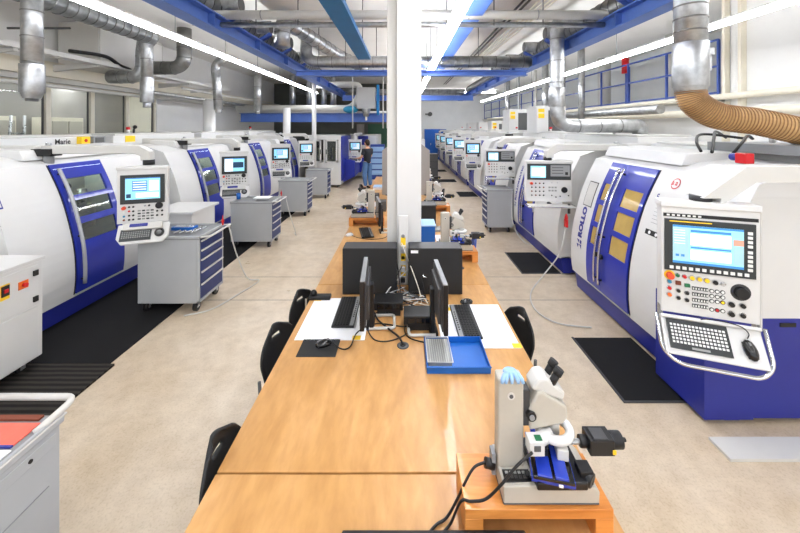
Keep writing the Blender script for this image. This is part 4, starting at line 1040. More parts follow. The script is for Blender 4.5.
# divider and things around
root = thing('desk_divider', 'grey fabric divider standing across the far worktable behind the column', 'divider', (.04, 7.72, TZ))
q = MB(); q.prism([(-.50, 0), (.55, 0), (.55, .98), (.32, 1.16), (-.27, 1.16), (-.50, .98)], 'y', 0, .03, 'partition_grey'); q.build('panel', root, .004)
for x in (-.4, .45):
    q = MB(); q.box(x-.02, x+.02, -.06, .09, 0, .02, 'dark_grey'); q.build('foot', root)
q = MB(); q.box(-.72, -.48, 8.4, 8.75, TZ, TZ+.05, 'paper'); q.box(-.72, -.48, 8.4, 8.75, TZ+.05, TZ+.06, 'glove_blue'); single(q, 'paper_stack', 'white and pale blue paper stack on the far table beside the divider', 'paper')
q = MB(); q.box(-.70, -.46, 6.6, 6.9, TZ, TZ+.02, 'paper'); single(q, 'paper_stack', 'white papers on the table before the grey divider', 'paper')
q = MB(); q.box(-.68, -.5, 7.1, 7.35, TZ, TZ+.12, 'charcoal'); single(q, 'electronics_box', 'dark box on the table before the grey divider', 'box', bevel=.005)
q = MB(); q.box(-.45, -.30, 6.2, 6.4, TZ, TZ+.18, 'dark_grey'); single(q, 'electronics_box', 'dark grey box next to the window side microscope', 'box', bevel=.005)
root = thing('parts_rack', 'blue rack of small drawers behind the standing man', 'rack', (-1.1, 15.0, 0))
q = MB(); q.box(-.3, .3, 0, .4, 0, 1.5, 'rail_blue'); q.build('body', root, .005)
for k in range(5):
    q = MB(); q.box(-.27, .27, -.03, 0, .2+.25*k, .4+.25*k, 'glove_blue'); q.build('drawer', root, .004)

# ---------------------------------------------------------------- chairs
def chair(loc, rz, lab, m='chair_black', grp='black plastic chairs at the worktables'):
    root = thing('chair', lab, 'chair', loc, rz, grp)
    vs = []; fs = []; NU, NV = 14, 16
    for j in range(NV+1):
        v = j/NV; hw = .185*((.85+.15*v/.45) if v < .45 else math.sqrt(max(0.0, 1-((v-.45)/.565)**2))*.92+.08)
        for i in range(NU+1):
            u = -1+2*i/NU; vs.append((u*hw, -.20-.05*v+.035*u*u*-(-1), .50+.34*v-.02*(u*u)*v))
    for j in range(NV):
        for i in range(NU):
            if j == 12 and 5 <= i <= 8: continue
            a = j*(NU+1)+i; fs.append((a, a+1, a+NU+2, a+NU+1))
    q = MB(); q.add(vs, fs, m, True); b = q.build('backrest', root)
    md = b.modifiers.new('shell', 'SOLIDIFY'); md.thickness = .014; md.offset = 0
    vs = []; fs = []
    for j in range(NV+1):
        v = j/NV
        for i in range(NU+1):
            u = -1+2*i/NU; vs.append((u*.205*(1-.08*abs(v-.5)), -.20+.42*v, .46+.02*u*u+.05*max(0, .25-v)*4*.25-.03*max(0, v-.8)*5*.3))
    for j in range(NV):
        for i in range(NU):
            a = j*(NU+1)+i; fs.append((a, a+1, a+NU+2, a+NU+1))
    q = MB(); q.add(vs, fs, m, True); b = q.build('seat', root)
    md = b.modifiers.new('shell', 'SOLIDIFY'); md.thickness = .014; md.offset = 0
    for s in (-1, 1):
        q = MB(); q.tube(fillet([(s*.19, -.2, .56), (s*.19, -.19, .44), (s*.2, -.24, 0)], .03), .011, 'dark_grey', 8); q.build('leg', root)
        q = MB(); q.tube(fillet([(s*.17, -.15, .44), (s*.17, .16, .44), (s*.2, .2, 0)], .03), .011, 'dark_grey', 8); q.build('leg', root)
    q = MB(); q.cyl((-.17, .1, .44), (.17, .1, .44), .009, 'dark_grey', 8); q.build('stretcher', root)
    return root
chair((-.625, 1.60, 0), R(-92), 'black plastic chair nearest the camera on the window side')
chair((-.695, 2.42, 0), R(-112), 'black plastic chair beside the mouse mat')
chair((-.675, 2.94, 0), R(-112), 'black plastic chair at the far end of the white pad, by the clamp')
chair((.705, 2.64, 0), R(112), 'black plastic chair on the gallery side at the white pad')
chair((.68, 4.45, 0), R(88), 'blue backed chair behind the second microscope', 'rail_blue')
chair((.70, 8.0, 0), R(90), 'dark chair far back on the gallery side of the divider')
chair((-.82, 8.6, 0), R(-100), 'dark chair far back on the window side near the standing man')

# ---------------------------------------------------------------- the man
def skin_mesh(name, parent, joints, edges, m, sub=2):
    me = bpy.data.meshes.new(name); me.from_pydata([j[0] for j in joints], edges, []); me.materials.append(MATS[m])
    o = bpy.data.objects.new(name, me); COL.objects.link(o)
    md = o.modifiers.new('skin', 'SKIN'); md.use_smooth_shade = True
    if not me.skin_vertices:
        bpy.context.view_layer.objects.active = o; bpy.ops.mesh.customdata_skin_add()
    for i, j in enumerate(joints):
        r = j[1]; me.skin_vertices[0].data[i].radius = r if isinstance(r, tuple) else (r, r)
        me.skin_vertices[0].data[i].use_root = (i == 0)
    s = o.modifiers.new('sub', 'SUBSURF'); s.levels = sub; s.render_levels = sub
    if parent is not None: o.parent = parent
    return o
man = thing('person', 'person in a dark shirt and blue jeans standing at the far console, seen from behind', 'person', (-1.30, 12.75, 0), R(48))
J = [((0,0,.96),.09), ((0,.0,1.12),.09), ((0,0,1.30),.13), ((0,-.01,1.42),.10), ((0,0,1.51),.052), ((0,.02,1.58),.055),
     ((-.18,-.01,1.42),.055), ((-.24,.05,1.16),.042), ((-.20,.28,1.10),.034), ((-.19,.36,1.10),.028),
     ((.18,-.01,1.42),.055), ((.24,.05,1.16),.042), ((.20,.28,1.12),.034), ((.19,.36,1.12),.028),
     ((-.09,0,.90),.075), ((-.11,.03,.50),.058), ((-.11,-.03,.10),.04), ((-.12,.09,.04),.035),
     ((.09,0,.90),.075), ((.11,.0,.50),.058), ((.12,-.04,.10),.04), ((.13,.08,.04),.035)]
E = [(0,1),(1,2),(2,3),(3,4),(4,5),(3,6),(6,7),(7,8),(8,9),(3,10),(10,11),(11,12),(12,13),(0,14),(14,15),(15,16),(16,17),(0,18),(18,19),(19,20),(20,21)]
skin_mesh('body', man, J, E, 'skin')
g = lambda ids, k: [(J[i][0], (J[i][1]+k) if not isinstance(J[i][1], tuple) else J[i][1]) for i in ids]
skin_mesh('shirt', man, [((0,0,.89), .148)]+g([1,2,3], .04)+[((0,-.01,1.47),.075)]+g([6], .02)+[((-.225,.03,1.22),.062)]+g([10], .02)+[((.225,.03,1.22),.062)],
          [(0,1),(1,2),(2,3),(3,4),(3,5),(5,6),(3,7),(7,8)], 'shirt')
skin_mesh('trousers', man, [((0,0,1.04),.12)]+g([14,15], .03)+[((-.11,-.03,.10),.06)]+g([18,19], .03)+[((.12,-.04,.10),.06)],
          [(0,1),(1,2),(2,3),(0,4),(4,5),(5,6)], 'jeans')
for s in (-1, 1):
    q = MB(); q.ball((s*.12, .06, .045), .05, 'black', 12, (.9, 2.5, .9)); q.build('shoe', man)
q = MB(); q.ball((0, .03, 1.67), .1, 'skin', 18, (.80, .95, 1.18)); q.ball((0, .13, 1.655), .018, 'skin', 8, (.8, 1, 1.4)); 
for s in (-1, 1): q.ball((s*.082, .02, 1.66), .022, 'skin', 8, (.4, .8, 1.3)); q.ball((s*.032, .115, 1.685), .011, 'black', 8)
q.box(-.022, .022, .116, .124, 1.607, 1.614, 'red_orange'); q.build('head', man)
q = MB(); q.ball((0, .005, 1.70), .108, 'hair', 18, (.84, .98, 1.02)); q.ball((0, -.03, 1.66), .095, 'hair', 14, (.86, .8, 1.0)); q.build('hair', man)
for s in (-1, 1):
    for k in range(4):
        q = MB(); x = s*.19+(k-1.5)*.017; z = 1.10 if s < 0 else 1.12
        q.tube([(x, .37, z), (x, .41, z+.005), (x, .44-.004*abs(k-1.5), z-.012)], .008, 'skin', 8); q.build('finger', man)
    q = MB(); q.tube([(s*.165, .36, z), (s*.145, .39, z), (s*.14, .42, z-.01)], .009, 'skin', 8); q.build('thumb', man)
# ---------------------------------------------------------------- building, ducts, lamps
ZC = 4.6
q = MB(); q.box(-7, 8, -6, 26, -.1, 0, 'floor'); struct(q, 'floor')
q = MB(); q.box(-7, 8, -6, 26, ZC, ZC+.1, 'ceiling'); struct(q, 'ceiling')
for k, yy in enumerate((4.55, 5.25)):
    q = MB(); q.box(-6, 5.6, yy-.004, yy+.004, .0005, .0015, 'dark_grey'); tag(q.build('trim_%d' % (k+1)), kind='structure')
# left wall with the window band z 0.9-3.15 up to Y 9.9
q = MB(); q.box(-7.15, -7, -6, 9.95, 0, .9, 'wall_white'); q.box(-7.15, -7, -6, 9.95, 3.15, ZC, 'wall_white'); q.box(-7.15, -7, 9.95, 26, 0, ZC, 'wall_white'); struct(q, 'wall_left')
q = MB(); q.box(-7, -6.75, -6, 18, 3.22, 3.5, 'cream'); q.box(-7, -6.85, -6, 18, 3.12, 3.22, 'white_grey'); tag(q.build('trim_3'), kind='structure')
wy = [-.1, .9, 1.9, 2.9, 3.9, 4.9, 5.9, 6.9, 7.88, 8.88, 9.88]
for i in range(len(wy)-1):
    a, e = wy[i], wy[i+1]
    w = bpy.data.objects.new('window_%d' % (i+1), None); COL.objects.link(w); tag(w, kind='structure')
    q = MB(); q.box(-7.08, -6.98, a, a+.05, .9, 3.15, 'cream'); q.box(-7.08, -6.98, e-.05, e, .9, 3.15, 'cream'); q.box(-7.1, -6.96, a, e, 3.08, 3.15, 'cream'); q.box(-7.1, -6.96, a, e, .9, .98, 'cream')
    q.box(-7.05, -7.02, e-.085, e-.06, .98, 3.08, 'charcoal')
    tag(q.build('window_frame', w, .004), kind='structure')
    q = MB(); q.box(-7.05, -7.04, a+.07, e-.085, .98, 3.08, 'glass'); tag(q.build('window_pane', w), kind='structure')
# lit room seen behind the windows
q = MB(); q.box(-9.6, -9.5, -6, 12, 0, 3.5, 'partition_grey'); q.box(-9.5, -7.15, 11.9, 12, 0, 3.5, 'cream'); q.box(-9.6, -7.15, -6, 12, 3.5, 3.6, 'wall_white'); q.box(-9.6, -7.15, -6, 12, -.1, 0, 'grey')
struct(q, 'wall_office')
for k, yy in enumerate((2.5, 5, 7.5, 9.8)):  # lamps added so the view through the panes is brighter
    q = MB(); q.box(-9.4, -7.5, yy, yy+.12, 3.38, 3.44, 'tube_light'); q.box(-9.4, -7.5, yy-.03, yy+.15, 3.44, 3.5, 'white_grey'); single(q, 'added_office_lamp', 'fluorescent lamp on the ceiling of the room behind the windows', 'ceiling lamp', 'lamps in the room behind the windows')
for k, (yy, lab) in enumerate(((5.6, 'tall cream cupboard seen through the windows beside the galvanised pipe'), (7.2, 'tall cream cupboard in the middle window behind the glass'), (8.9, 'tall cream cupboard behind the last window pane'))):
    root = thing('cupboard', lab, 'cupboard', (-9.45, yy, 0)); q = MB(); q.box(0, .5, 0, .9, 0, 2.5, 'cream'); q.build('body', root, .01)
    for s in (0, 1):
        q = MB(); q.box(.5, .52, .02+s*.44, .42+s*.44, .1, 2.4, 'beige'); d = q.build('door', root, .004); q = MB(); q.box(.52, .54, .36+s*.14, .38+s*.14, 1.1, 1.3, 'steel'); q.build('handle', d)
root = thing('step_ladder', 'aluminium step ladder standing behind the window glass', 'ladder', (-8.4, 7.5, 0))
for s in (-1, 1):
    q = MB(); q.cyl((0, s*.2, 0), (.15, s*.13, 2.5), .025, 'steel', 8); q.build('rail', root)
q = MB()
for k in range(7): q.box(.02*k, .02*k+.05, -.19+.01*k, .19-.01*k, .3+.3*k, .33+.3*k, 'steel')
q.build('rung', root)

# left rear: end wall
q = MB(); q.box(-7, -.4, 19, 19.15, 0, ZC, 'wall_dark'); struct(q, 'wall_rear_left')
q = MB(); q.box(-1.9, -.6, 18.97, 19, 0, 2.4, 'wall_green'); tag(q.build('door_1'), kind='structure')
q = MB(); q.box(-2.5, -2.1, 18.9, 19, 1.6, 2.4, 'partition_grey'); single(q, 'wall_board', 'small grey board on the dark end wall beside the green door', 'board')
q = MB(); q.box(-7, 8, 26, 26.15, 0, ZC, 'wall_cool'); struct(q, 'wall_back')
# right wall and gallery
q = MB(); q.box(6, 6.15, -6, 26, 0, 2.72, 'wall_white'); q.box(6, 6.15, -6, 6.4, 2.72, ZC, 'wall_white'); q.box(6.15, 8, 6.25, 6.4, 2.72, ZC, 'wall_white'); struct(q, 'wall_right')
q = MB(); q.box(7.8, 7.95, 6.4, 26, 2.8, ZC, 'wall_cool'); struct(q, 'wall_gallery')
q = MB(); q.box(5.9, 7.9, 6.4, 26, 2.72, 2.82, 'white_grey'); struct(q, 'floor_gallery')
q = MB()
for k, yy in enumerate((6.14, 6.45)): q.box(5.9, 6.0, yy-.03, yy+.03, 0, ZC, 'cream')
struct(q, 'trim_4')
root = thing('guard_railing', 'blue tubular steel railing along the raised gallery', 'railing', (5.95, 6.6, 2.82))
ys = [0, 1.3, 2.65, 3.9, 5.2, 6.5, 8, 9.5, 11, 13, 15, 17, 19]
for y in ys:
    q = MB(); q.box(-.02, .02, y-.02, y+.02, 0, 1.08, 'rail_blue'); q.build('post', root)
for z in (.08, .58, 1.08):
    q = MB(); q.box(-.018, .018, 0, 19, z-.018, z+.018, 'rail_blue'); q.build('rail', root)
q = MB(); q.box(-.01, .01, 0, 19, .0, .04, 'rail_blue'); q.build('toe_board', root)
# wall columns of the gallery side
for k, (yy, rr) in enumerate(((8.9, .2), (12.0, .2), (16, .2))):
    q = MB(); q.cyl((6.9, yy, 2.82), (6.9, yy, ZC), rr, 'white_grey', 20); tag(q.build('column_%d' % (k+2)), kind='structure')
q = MB(); q.cyl((6.1, 9.6, 3.72), (6.1, 9.6, 4.12), .09, 'red', 14); q.cyl((6.1, 9.6, 4.12), (6.1, 9.6, 4.17), .05, 'black', 10); q.box(6.12, 6.2, 9.55, 9.65, 2.82, 3.9, 'rail_blue')
single(q, 'fire_extinguisher', 'red fire extinguisher mounted on the gallery by the round column', 'fire extinguisher')

def pipe(name, lab, pts, r, m='white_grey', cat='pipe', n=12, rr=None, group=None, rings=None, cap=None, spiral=None):
    """pipe with rounded bends; rings: spacing of raised seams along straight runs"""
    q = MB(); P = fillet(pts, rr or r*2.0, 7) if len(pts) > 2 else [tuple(p) for p in pts]
    q.tube(P, r, m, max(n, 10))
    o = q.build(name, None, loc=tuple(pts[0])); tag(o, lab, cat, group)
    if rings:
        q = MB()
        for a, b in zip(pts[:-1], pts[1:]):
            a = Vector(a); b = Vector(b); L = (b-a).length; d = (b-a).normalized(); k = int(L/rings)
            for i in range(1, k):
                p = a+d*(i*L/k); q.cyl(p-d*.007, p+d*.007, r*1.04, 'galv_dark' if m == 'galv' else ('grey' if m != 'galv_dark' else 'dark_grey'), max(n, 10))
        if q.v:
            e = q.build('seam_ring', o, loc=tuple(pts[0])); e.location = (0, 0, 0); e['kind'] = 'stuff'
    return o
def fitting(par, p0, p1, r, m='galv', name='coupling', r2=None):
    q = MB(); q.cyl(p0, p1, r, m, 20, r2=r2); e = q.build(name, par, .004, loc=tuple(par.location)); e.location = (0, 0, 0); return e

# main extraction ducts
o = pipe('ventilation_duct', 'spiral duct running along the wall above the windows', [(-4.75, -2, 3.95), (-4.75, 6.6, 3.95)], .145, 'galv', 'duct', 20, rings=.16)
o = pipe('drop_duct', 'thick galvanised pipe hanging in front of the first tall window', [(-4.45, 4.2, 4.55), (-4.45, 4.2, 2.72)], .10, 'galv', 'duct', 20, rings=.3)
fitting(o, (-4.45, 4.2, 2.66), (-4.45, 4.2, 3.0), .115); fitting(o, (-4.45, 4.2, 2.59), (-4.45, 4.2, 2.68), .08, r2=.11); fitting(o, (-4.45, 4.2, 2.56), (-4.45, 4.2, 2.6), .06, 'dark_grey', 'nozzle')
o = pipe('drop_duct', 'galvanised pipe dropping beside the wall duct box, second from the thick one', [(-4.75, 6.45, 3.95), (-4.9, 6.7, 3.95), (-4.9, 6.7, 2.75)], .10, 'galv', 'duct', 20, rr=.16, rings=.4)
fitting(o, (-4.9, 6.7, 2.72), (-4.9, 6.7, 3.2), .115); fitting(o, (-4.9, 6.7, 2.62), (-4.9, 6.7, 2.73), .07, name='nozzle')
pipe('elbow_duct', 'bent galvanised duct elbow next to the wall duct box', [(-4.75, 6.6, 3.95), (-5.5, 7.4, 3.95), (-5.5, 7.4, 3.3), (-6.2, 7.4, 3.3)], .13, 'galv', 'duct', 20, rr=.3, rings=.2)
pipe('elbow_duct', 'short vertical duct bend turning to the wall behind the duct box', [(-5.0, 8.0, 4.5), (-5.0, 8.0, 3.6), (-5.9, 8.0, 3.6)], .15, 'galv_dark', 'duct', 20, rr=.3, rings=.2)
q = MB(); q.box(-6.9, -6.1, 7.0, 8.9, 3.45, 4.35, 'white_grey'); q.box(-6.1, -6.09, 7.05, 8.85, 3.5, 4.3, 'wall_white'); single(q, 'duct_box', 'large rectangular white duct box on the wall above the windows', 'duct box', bevel=.01)
pipe('bracket_bar', 'thin steel support bar sticking out above the windows', [(-7.0, 6.2, 4.0), (-5.9, 6.2, 4.0)], .02, 'dark_grey', 'bracket')
o = pipe('drop_duct', 'crooked galvanised pipe hanging by the white round column', [(-4.6, 9.2, 4.1), (-4.95, 9.2, 3.9), (-4.9, 9.2, 3.5), (-4.85, 9.2, 2.7)], .11, 'galv', 'duct', 18, rr=.2, rings=.25)
fitting(o, (-4.85, 9.2, 2.62), (-4.85, 9.2, 2.72), .08, name='nozzle')
o = pipe('drop_duct', 'straight galvanised pipe furthest along the window side', [(-4.9, 11.8, 4.0), (-4.9, 11.8, 2.8)], .12, 'galv', 'duct', 18, rings=.4)
fitting(o, (-4.9, 11.8, 2.7), (-4.9, 11.8, 2.8), .08, name='nozzle')
for sx, lab in ((-1, 'thick main duct under the ceiling beside the blue beam, window side'), (1, 'thick main duct under the ceiling beside the blue beam, gallery side')):
    x = -2.87 if sx < 0 else 3.22
    o = pipe('main_duct', lab, [(x, -2, 4.05), (x, 13.0 if sx < 0 else 17, 4.05)], .18, 'galv_dark', 'duct', 24, rings=.2)
    for k, yy in enumerate((4.1, 5.3, 6.5, 7.7, 9.2) if sx < 0 else (4.6, 6.9, 8.1, 9.5, 11)):
        # stub outlets with blue brackets
        p0 = (x, yy, 4.1); p1 = (x-sx*.42, yy, 4.1)
        e = fitting(o, p0, p1, .12, 'galv', 'branch_stub'); 
        q = MB(); q.cyl((x-sx*.42, yy, 4.1), (x-sx*.425, yy, 4.1), .11, 'dark_grey', 18); f = q.build('stub_opening', o, loc=tuple(o.location)); f.location = (0, 0, 0)
        q = MB(); q.prism([(x-sx*.1, 3.75), (x-sx*.42, 3.95), (x-sx*.42, 4.0), (x-sx*.1, 3.82)], 'y', yy-.05, yy+.05, 'rail_blue'); f = q.build('bracket', o, loc=tuple(o.location)); f.location = (0, 0, 0)
pipe('cross_duct', 'long galvanised duct crossing under the ceiling nearest the camera', [(-3.0, 5.0, 3.85), (2.9, 5.0, 3.85)], .065, 'white_grey', 'duct', 18, rings=.9)
pipe('cross_duct', 'rectangular looking grey pipe crossing beneath the nearest crossing duct', [(-2.9, 5.05, 3.725), (2.9, 5.05, 3.725)], .04, 'galv', 'duct', 14)
pipe('cross_duct', 'shiny galvanised duct crossing above the cross beam further back', [(-2.2, 8.0, 4.3), (-2.2, 7.9, 3.72), (3.0, 7.9, 3.72)], .13, 'galv', 'duct', 20, rr=.3, rings=.3)
pipe('elbow_duct', 'bent duct loop rising behind the crossing duct', [(-2.35, 6.8, 3.8), (-2.35, 6.8, 4.35), (-1.7, 8.8, 4.1), (-1.1, 9.8, 3.9)], .15, 'galv', 'duct', 20, rr=.35, rings=.22)
pipe('cross_duct', 'galvanised duct crossing near the far lamp end', [(-5, 16.5, 3.9), (2.9, 16.5, 3.9)], .14, 'galv', 'duct', 16, rings=.4)
pipe('cross_duct', 'white pipe run crossing the far window side above the blue crane beam', [(-6.5, 13.7, 2.98), (-2.0, 13.7, 2.98), (-1.7, 13.7, 3.5), (-1.7, 13.7, 3.9), (-3.5, 13.7, 3.9)], .13, 'white_grey', 'pipe', 16, rr=.25)
for k, x in enumerate((-4.6, -3.9, -3.3, -2.9)):
    pipe('riser_pipe', 'short vertical galvanised pipe at the far window side among the blue beams', [(x, 14.6, 2.9), (x, 14.6, 4.4)], .12, 'galv', 'pipe', 14, group='short far riser pipes')
o = pipe('drop_duct', 'tall galvanised pipe with a bend running over the second gallery machine', [(3.1, 6.0, 4.12), (2.64, 6.0, 4.12), (2.64, 6.0, 2.27), (4.06, 6.0, 2.27), (4.06, 6.0, 2.13)], .115, 'galv', 'duct', 20, rr=.26, rings=.35)
fitting(o, (2.64, 6.0, 2.60), (2.64, 6.0, 2.92), .135)
o = pipe('drop_duct', 'thick galvanised pipe ending in the tan flexible hose', [(2.61, 3.18, 4.5), (2.61, 3.18, 2.65)], .125, 'galv', 'duct', 24, rings=.11)
fitting(o, (2.61, 3.18, 2.61), (2.61, 3.18, 3.01), .136); fitting(o, (2.61, 3.18, 2.55), (2.61, 3.18, 2.62), .11, r2=.134)
q = MB(); q.box(2.73, 2.79, 3.13, 3.23, 2.9, 2.96, 'galv'); q.box(2.74, 2.78, 3.15, 3.21, 2.76, 2.9, 'galv'); e = q.build('clip', o, loc=tuple(o.location)); e.location = (0, 0, 0)
# flexible hose
base = smooth_path([(2.609, 3.181, 2.628), (2.637, 3.172, 2.481), (2.812, 3.135, 2.351), (3.135, 3.098, 2.296), (3.504, 3.061, 2.213), (3.872, 3.024, 2.185), (4.333, 3.024, 2.204)], 26)
rad = [.109+.009*(1 if i % 2 == 0 else -1) for i in range(len(base))]
q = MB(); q.tube(base, .12, 'hose_tan', 22, radii=rad); ho = q.build('flexible_hose', None, loc=(2.61, 3.18, 2.6)); tag(ho, 'ribbed tan flexible extraction hose sweeping from the thick galvanised pipe', 'hose')
q = MB(); n = len(base)
for i in range(2, n-1, 2):
    p = Vector(base[i]); d = (Vector(base[i+1])-Vector(base[i-1])).normalized(); q.cyl(p-d*.0035, p+d*.0035, .1195, 'hose_rib', 22)
e = q.build('wire_rib', ho, loc=(2.61, 3.18, 2.6)); e.location = (0, 0, 0); e['kind'] = 'stuff'

# blue beams
def beam(name, lab, x0, x1, y0, y1, z0, z1, m, fl=True, along='y'):
    q = MB()
    if along == 'y':
        q.box(x0, x1, y0, y1, z0, z0+.02, m); q.box(x0, x1, y0, y1, z1-.02, z1, m); c = (x0+x1)/2; q.box(c-.01, c+.01, y0, y1, z0+.02, z1-.02, m)
        for k in range(int((y1-y0)/1.5)): q.box(x0+.01, x1-.01, y0+1.5*k+.7, y0+1.5*k+.72, z0+.02, z1-.02, m)
    else:
        q.box(x0, x1, y0, y1, z0, z0+.02, m); q.box(x0, x1, y0, y1, z1-.02, z1, m); c = (y0+y1)/2; q.box(x0, x1, c-.01, c+.01, z0+.02, z1-.02, m)
    return tag(q.build(name, None, loc=(x0, y0, z0)), lab, 'beam')
beam('steel_beam', 'long blue steel beam under the ceiling on the window side', -2.74, -2.52, -2, 16, 3.58, 3.80, 'beam_blue')
beam('steel_beam', 'long blue steel beam under the ceiling on the gallery side', 2.84, 3.06, -2, 18, 3.58, 3.80, 'beam_blue')
q = MB(); q.box(-.86, -.62, -2, 6.7, 3.54, 3.61, 'beam_teal'); cc = single(q, 'cable_channel', 'flat bright blue channel running under the ceiling beside the white column', 'channel')
for yy in (.5, 2.5, 4.5, 6.4):
    q = MB(); q.cyl((-.74, yy, 3.61), (-.74, yy, ZC), .008, 'dark_grey', 6); q.build('hanger', cc)
q = MB(); q.box(.86, 1.12, -2, 9.5, 3.82, 3.96, 'beam_blue'); single(q, 'cable_channel', 'flat blue channel running directly beside the middle lamp row', 'channel')
beam('cross_beam', 'blue beam crossing the hall beneath the shiny crossing duct', -2.4, 2.78, 7.8, 8.0, 3.40, 3.52, 'beam_blue', along='x')
beam('cross_beam', 'blue beam crossing the hall by the far end of the lamps', -2.4, 2.78, 13.8, 14.0, 3.30, 3.5, 'beam_blue', along='x')
beam('crane_beam', 'thick blue crane beam on the far window side, above the man', -6.5, -.4, 13.9, 14.15, 2.45, 2.80, 'beam_blue', along='x')
pipe('rail_pipe', 'white pipe lying above the blue crane beam', [(-6.5, 13.85, 2.84), (-.4, 13.85, 2.84)], .045, 'white', 'pipe')
q = MB(); q.box(-1.75, -1.05, 13.2, 13.6, 2.95, 3.75, 'cabinet_grey'); q.box(-1.0, -.9, 13.2, 13.4, 2.7, 3.85, 'beam_teal'); q.cyl((-1.4, 13.3, 2.95), (-1.4, 13.3, 2.65), .18, 'galv', 14, r2=.1); q.cyl((-1.4, 13.3, 2.65), (-1.4, 13.3, 2.5), .04, 'cream', 10)
single(q, 'fan_heater', 'grey square heater unit hanging at the far end near the column', 'heater', bevel=.01)
q = MB(); q.ball((-2.0, 13.4, 2.92), .3, 'teal', 14, (1, .8, .5)); single(q, 'motor_housing', 'rounded teal motor on top of the crane beam', 'motor')
for k, x in enumerate((-1.9, -.75, -.6)):
    pipe('hanging_rod', 'thin white rod hanging by the grey heater unit', [(x, 13.2, 2.2), (x, 13.2, 4.5)], .022, 'white_grey', 'rod', 8, group='rods by the heater')

# far white posts and round columns on the window side
q = MB(); q.cyl((-5.2, 9.4, 0), (-5.2, 9.4, 2.95), .15, 'white', 22); q.cyl((-5.2, 9.4, 2.95), (-5.2, 9.4, 3.0), .11, 'white_grey', 22); single(q, 'filter_column', 'round white upright tank beside the crooked galvanised pipe', 'tank')
q = MB(); q.cyl((-4.25, 12.8, 0), (-4.25, 12.8, 2.95), .13, 'white', 22); single(q, 'filter_column', 'round white upright tank at the far window side', 'tank')
pipe('support_post', 'slim white post under the far end of the window side lamps', [(-3.2, 12.6, 0), (-3.2, 12.6, 3.9)], .08, 'white', 'post', 14)

# cable tray along the left wall and pipes
root = thing('cable_tray', 'white perforated cable tray along the window side wall', 'cable tray', (-6.0, -1, 3.5))
q = MB(); q.box(-.12, -.11, 0, 13, -.04, .04, 'white'); q.box(.11, .12, 0, 13, -.04, .04, 'white')
for k in range(92): q.box(-.11, .11, k*.14, k*.14+.05, -.04, -.035, 'white')
q.build('tray', root)
for k in range(9):
    q = MB(); q.prism([(-.95, -.05), (.1, -.05), (.1, -.09), (-.95, -.2)], 'y', k*1.45+.5, k*1.45+.56, 'white_grey'); q.build('bracket', root)
for k, (a, b) in enumerate(((3.2, 5.6), (6.3, 8.0))):
    pipe('loose_cable', ('black cable bundle drooping over the cable tray behind the thick pipe', 'black cable bundle sagging off the cable tray by the duct box')[k], smooth_path([(-6, a, 3.62), (-5.95, a+.7, 3.66), (-5.9, (a+b)/2+.2, 3.52), (-5.95, b, 3.5)], 8), .035, 'black', 'cable', 8)
pipe('wall_pipe', 'pale pipe running along the wall under the cable tray', [(-6.6, -1, 3.02), (-6.6, 18, 3.02)], .035, 'white_grey')
pipe('wall_pipe', 'grey pipe along the window side behind the hanging pipes', [(-6.2, 8.5, 3.1), (-6.2, 18, 3.1)], .05, 'galv')
pipe('wall_pipe', 'thin white pipe along the far window side, uppermost', [(-6.0, 9.5, 3.3), (-6.0, 18, 3.3)], .035, 'white_grey')
pipe('wall_pipe', 'upper cream pipe along the edge of the raised gallery', [(5.8, 1.5, 2.80), (5.8, 24, 2.80)], .055, 'cream')
pipe('wall_pipe', 'lower cream pipe beneath the edge of the raised gallery', [(5.75, 1.5, 2.5), (5.75, 24, 2.55)], .075, 'cream')
pipe('wall_pipe', 'grey duct lying under the gallery edge behind the tall bent pipe', [(5.3, 7.2, 2.62), (5.3, 11.5, 2.62)], .10, 'galv')
for k, (x, y) in enumerate(((4.15, 3.55), (4.0, 9.2), (4.1, 14))):
    pipe('hanging_rod', ('slim white rod hanging in front of the near gallery wall', 'slim white rod hanging from the lamp row before the gallery railing', 'slim white rod hanging from the far lamp row')[k], [(x, y, 2.1), (x, y, ZC)], .012 if k else .016, 'white', 'rod', 8)
for k, (y0, y1, x, z) in enumerate(((1, 20, 3.5, 3.95), (1, 20, 3.62, 3.95), (1, 20, 3.75, 4.0), (1, 18, 2.1, 4.45), (1, 18, 2.2, 4.45), (1, 16, -3.4, 4.3), (1, 16, -3.25, 4.3))):
    pipe('conduit', ('grey conduit above the gallery side lamp row', 'grey conduit above the gallery side lamp row', 'grey conduit above the gallery side lamp row', 'dark conduit close under the ceiling, gallery side', 'dark conduit close under the ceiling, gallery side', 'grey conduit under the ceiling, window side', 'grey conduit under the ceiling, window side')[k],
         [(x, y0, z), (x, y1, z)], .022, ('galv', 'galv', 'galv', 'charcoal', 'charcoal', 'grey', 'grey')[k], 'conduit', 8, group=('gallery side conduits', 'dark ceiling conduits', 'window side conduits')[0 if k < 3 else (1 if k < 5 else 2)])
for k in range(4):
    pipe('ceiling_pipe', 'thin cream pipe in the bundle beside the gallery side main duct', [(2.3+.09*k, 1, 4.38), (2.3+.09*k, 12, 4.38)], .014, 'cream', 'pipe', 8, group='cream pipes by the main duct')
rods = [(-3.0, 5.0), (-2.1, 5.0), (-.95, 5.0), (-1.5, 5.0), (1.3, 5.0), (2.0, 5.0), (1.0, 7.9), (-1.3, 7.9), (-.6, 7.9), (1.7, 7.9), (-1.9, 7.9)]
for x, y in rods:
    pipe('hanging_rod', 'thin threaded rod hanging a crossing duct from the ceiling', [(x, y, 3.7), (x, y, ZC)], .008, 'dark_grey', 'rod', 6, group='duct hanger rods')
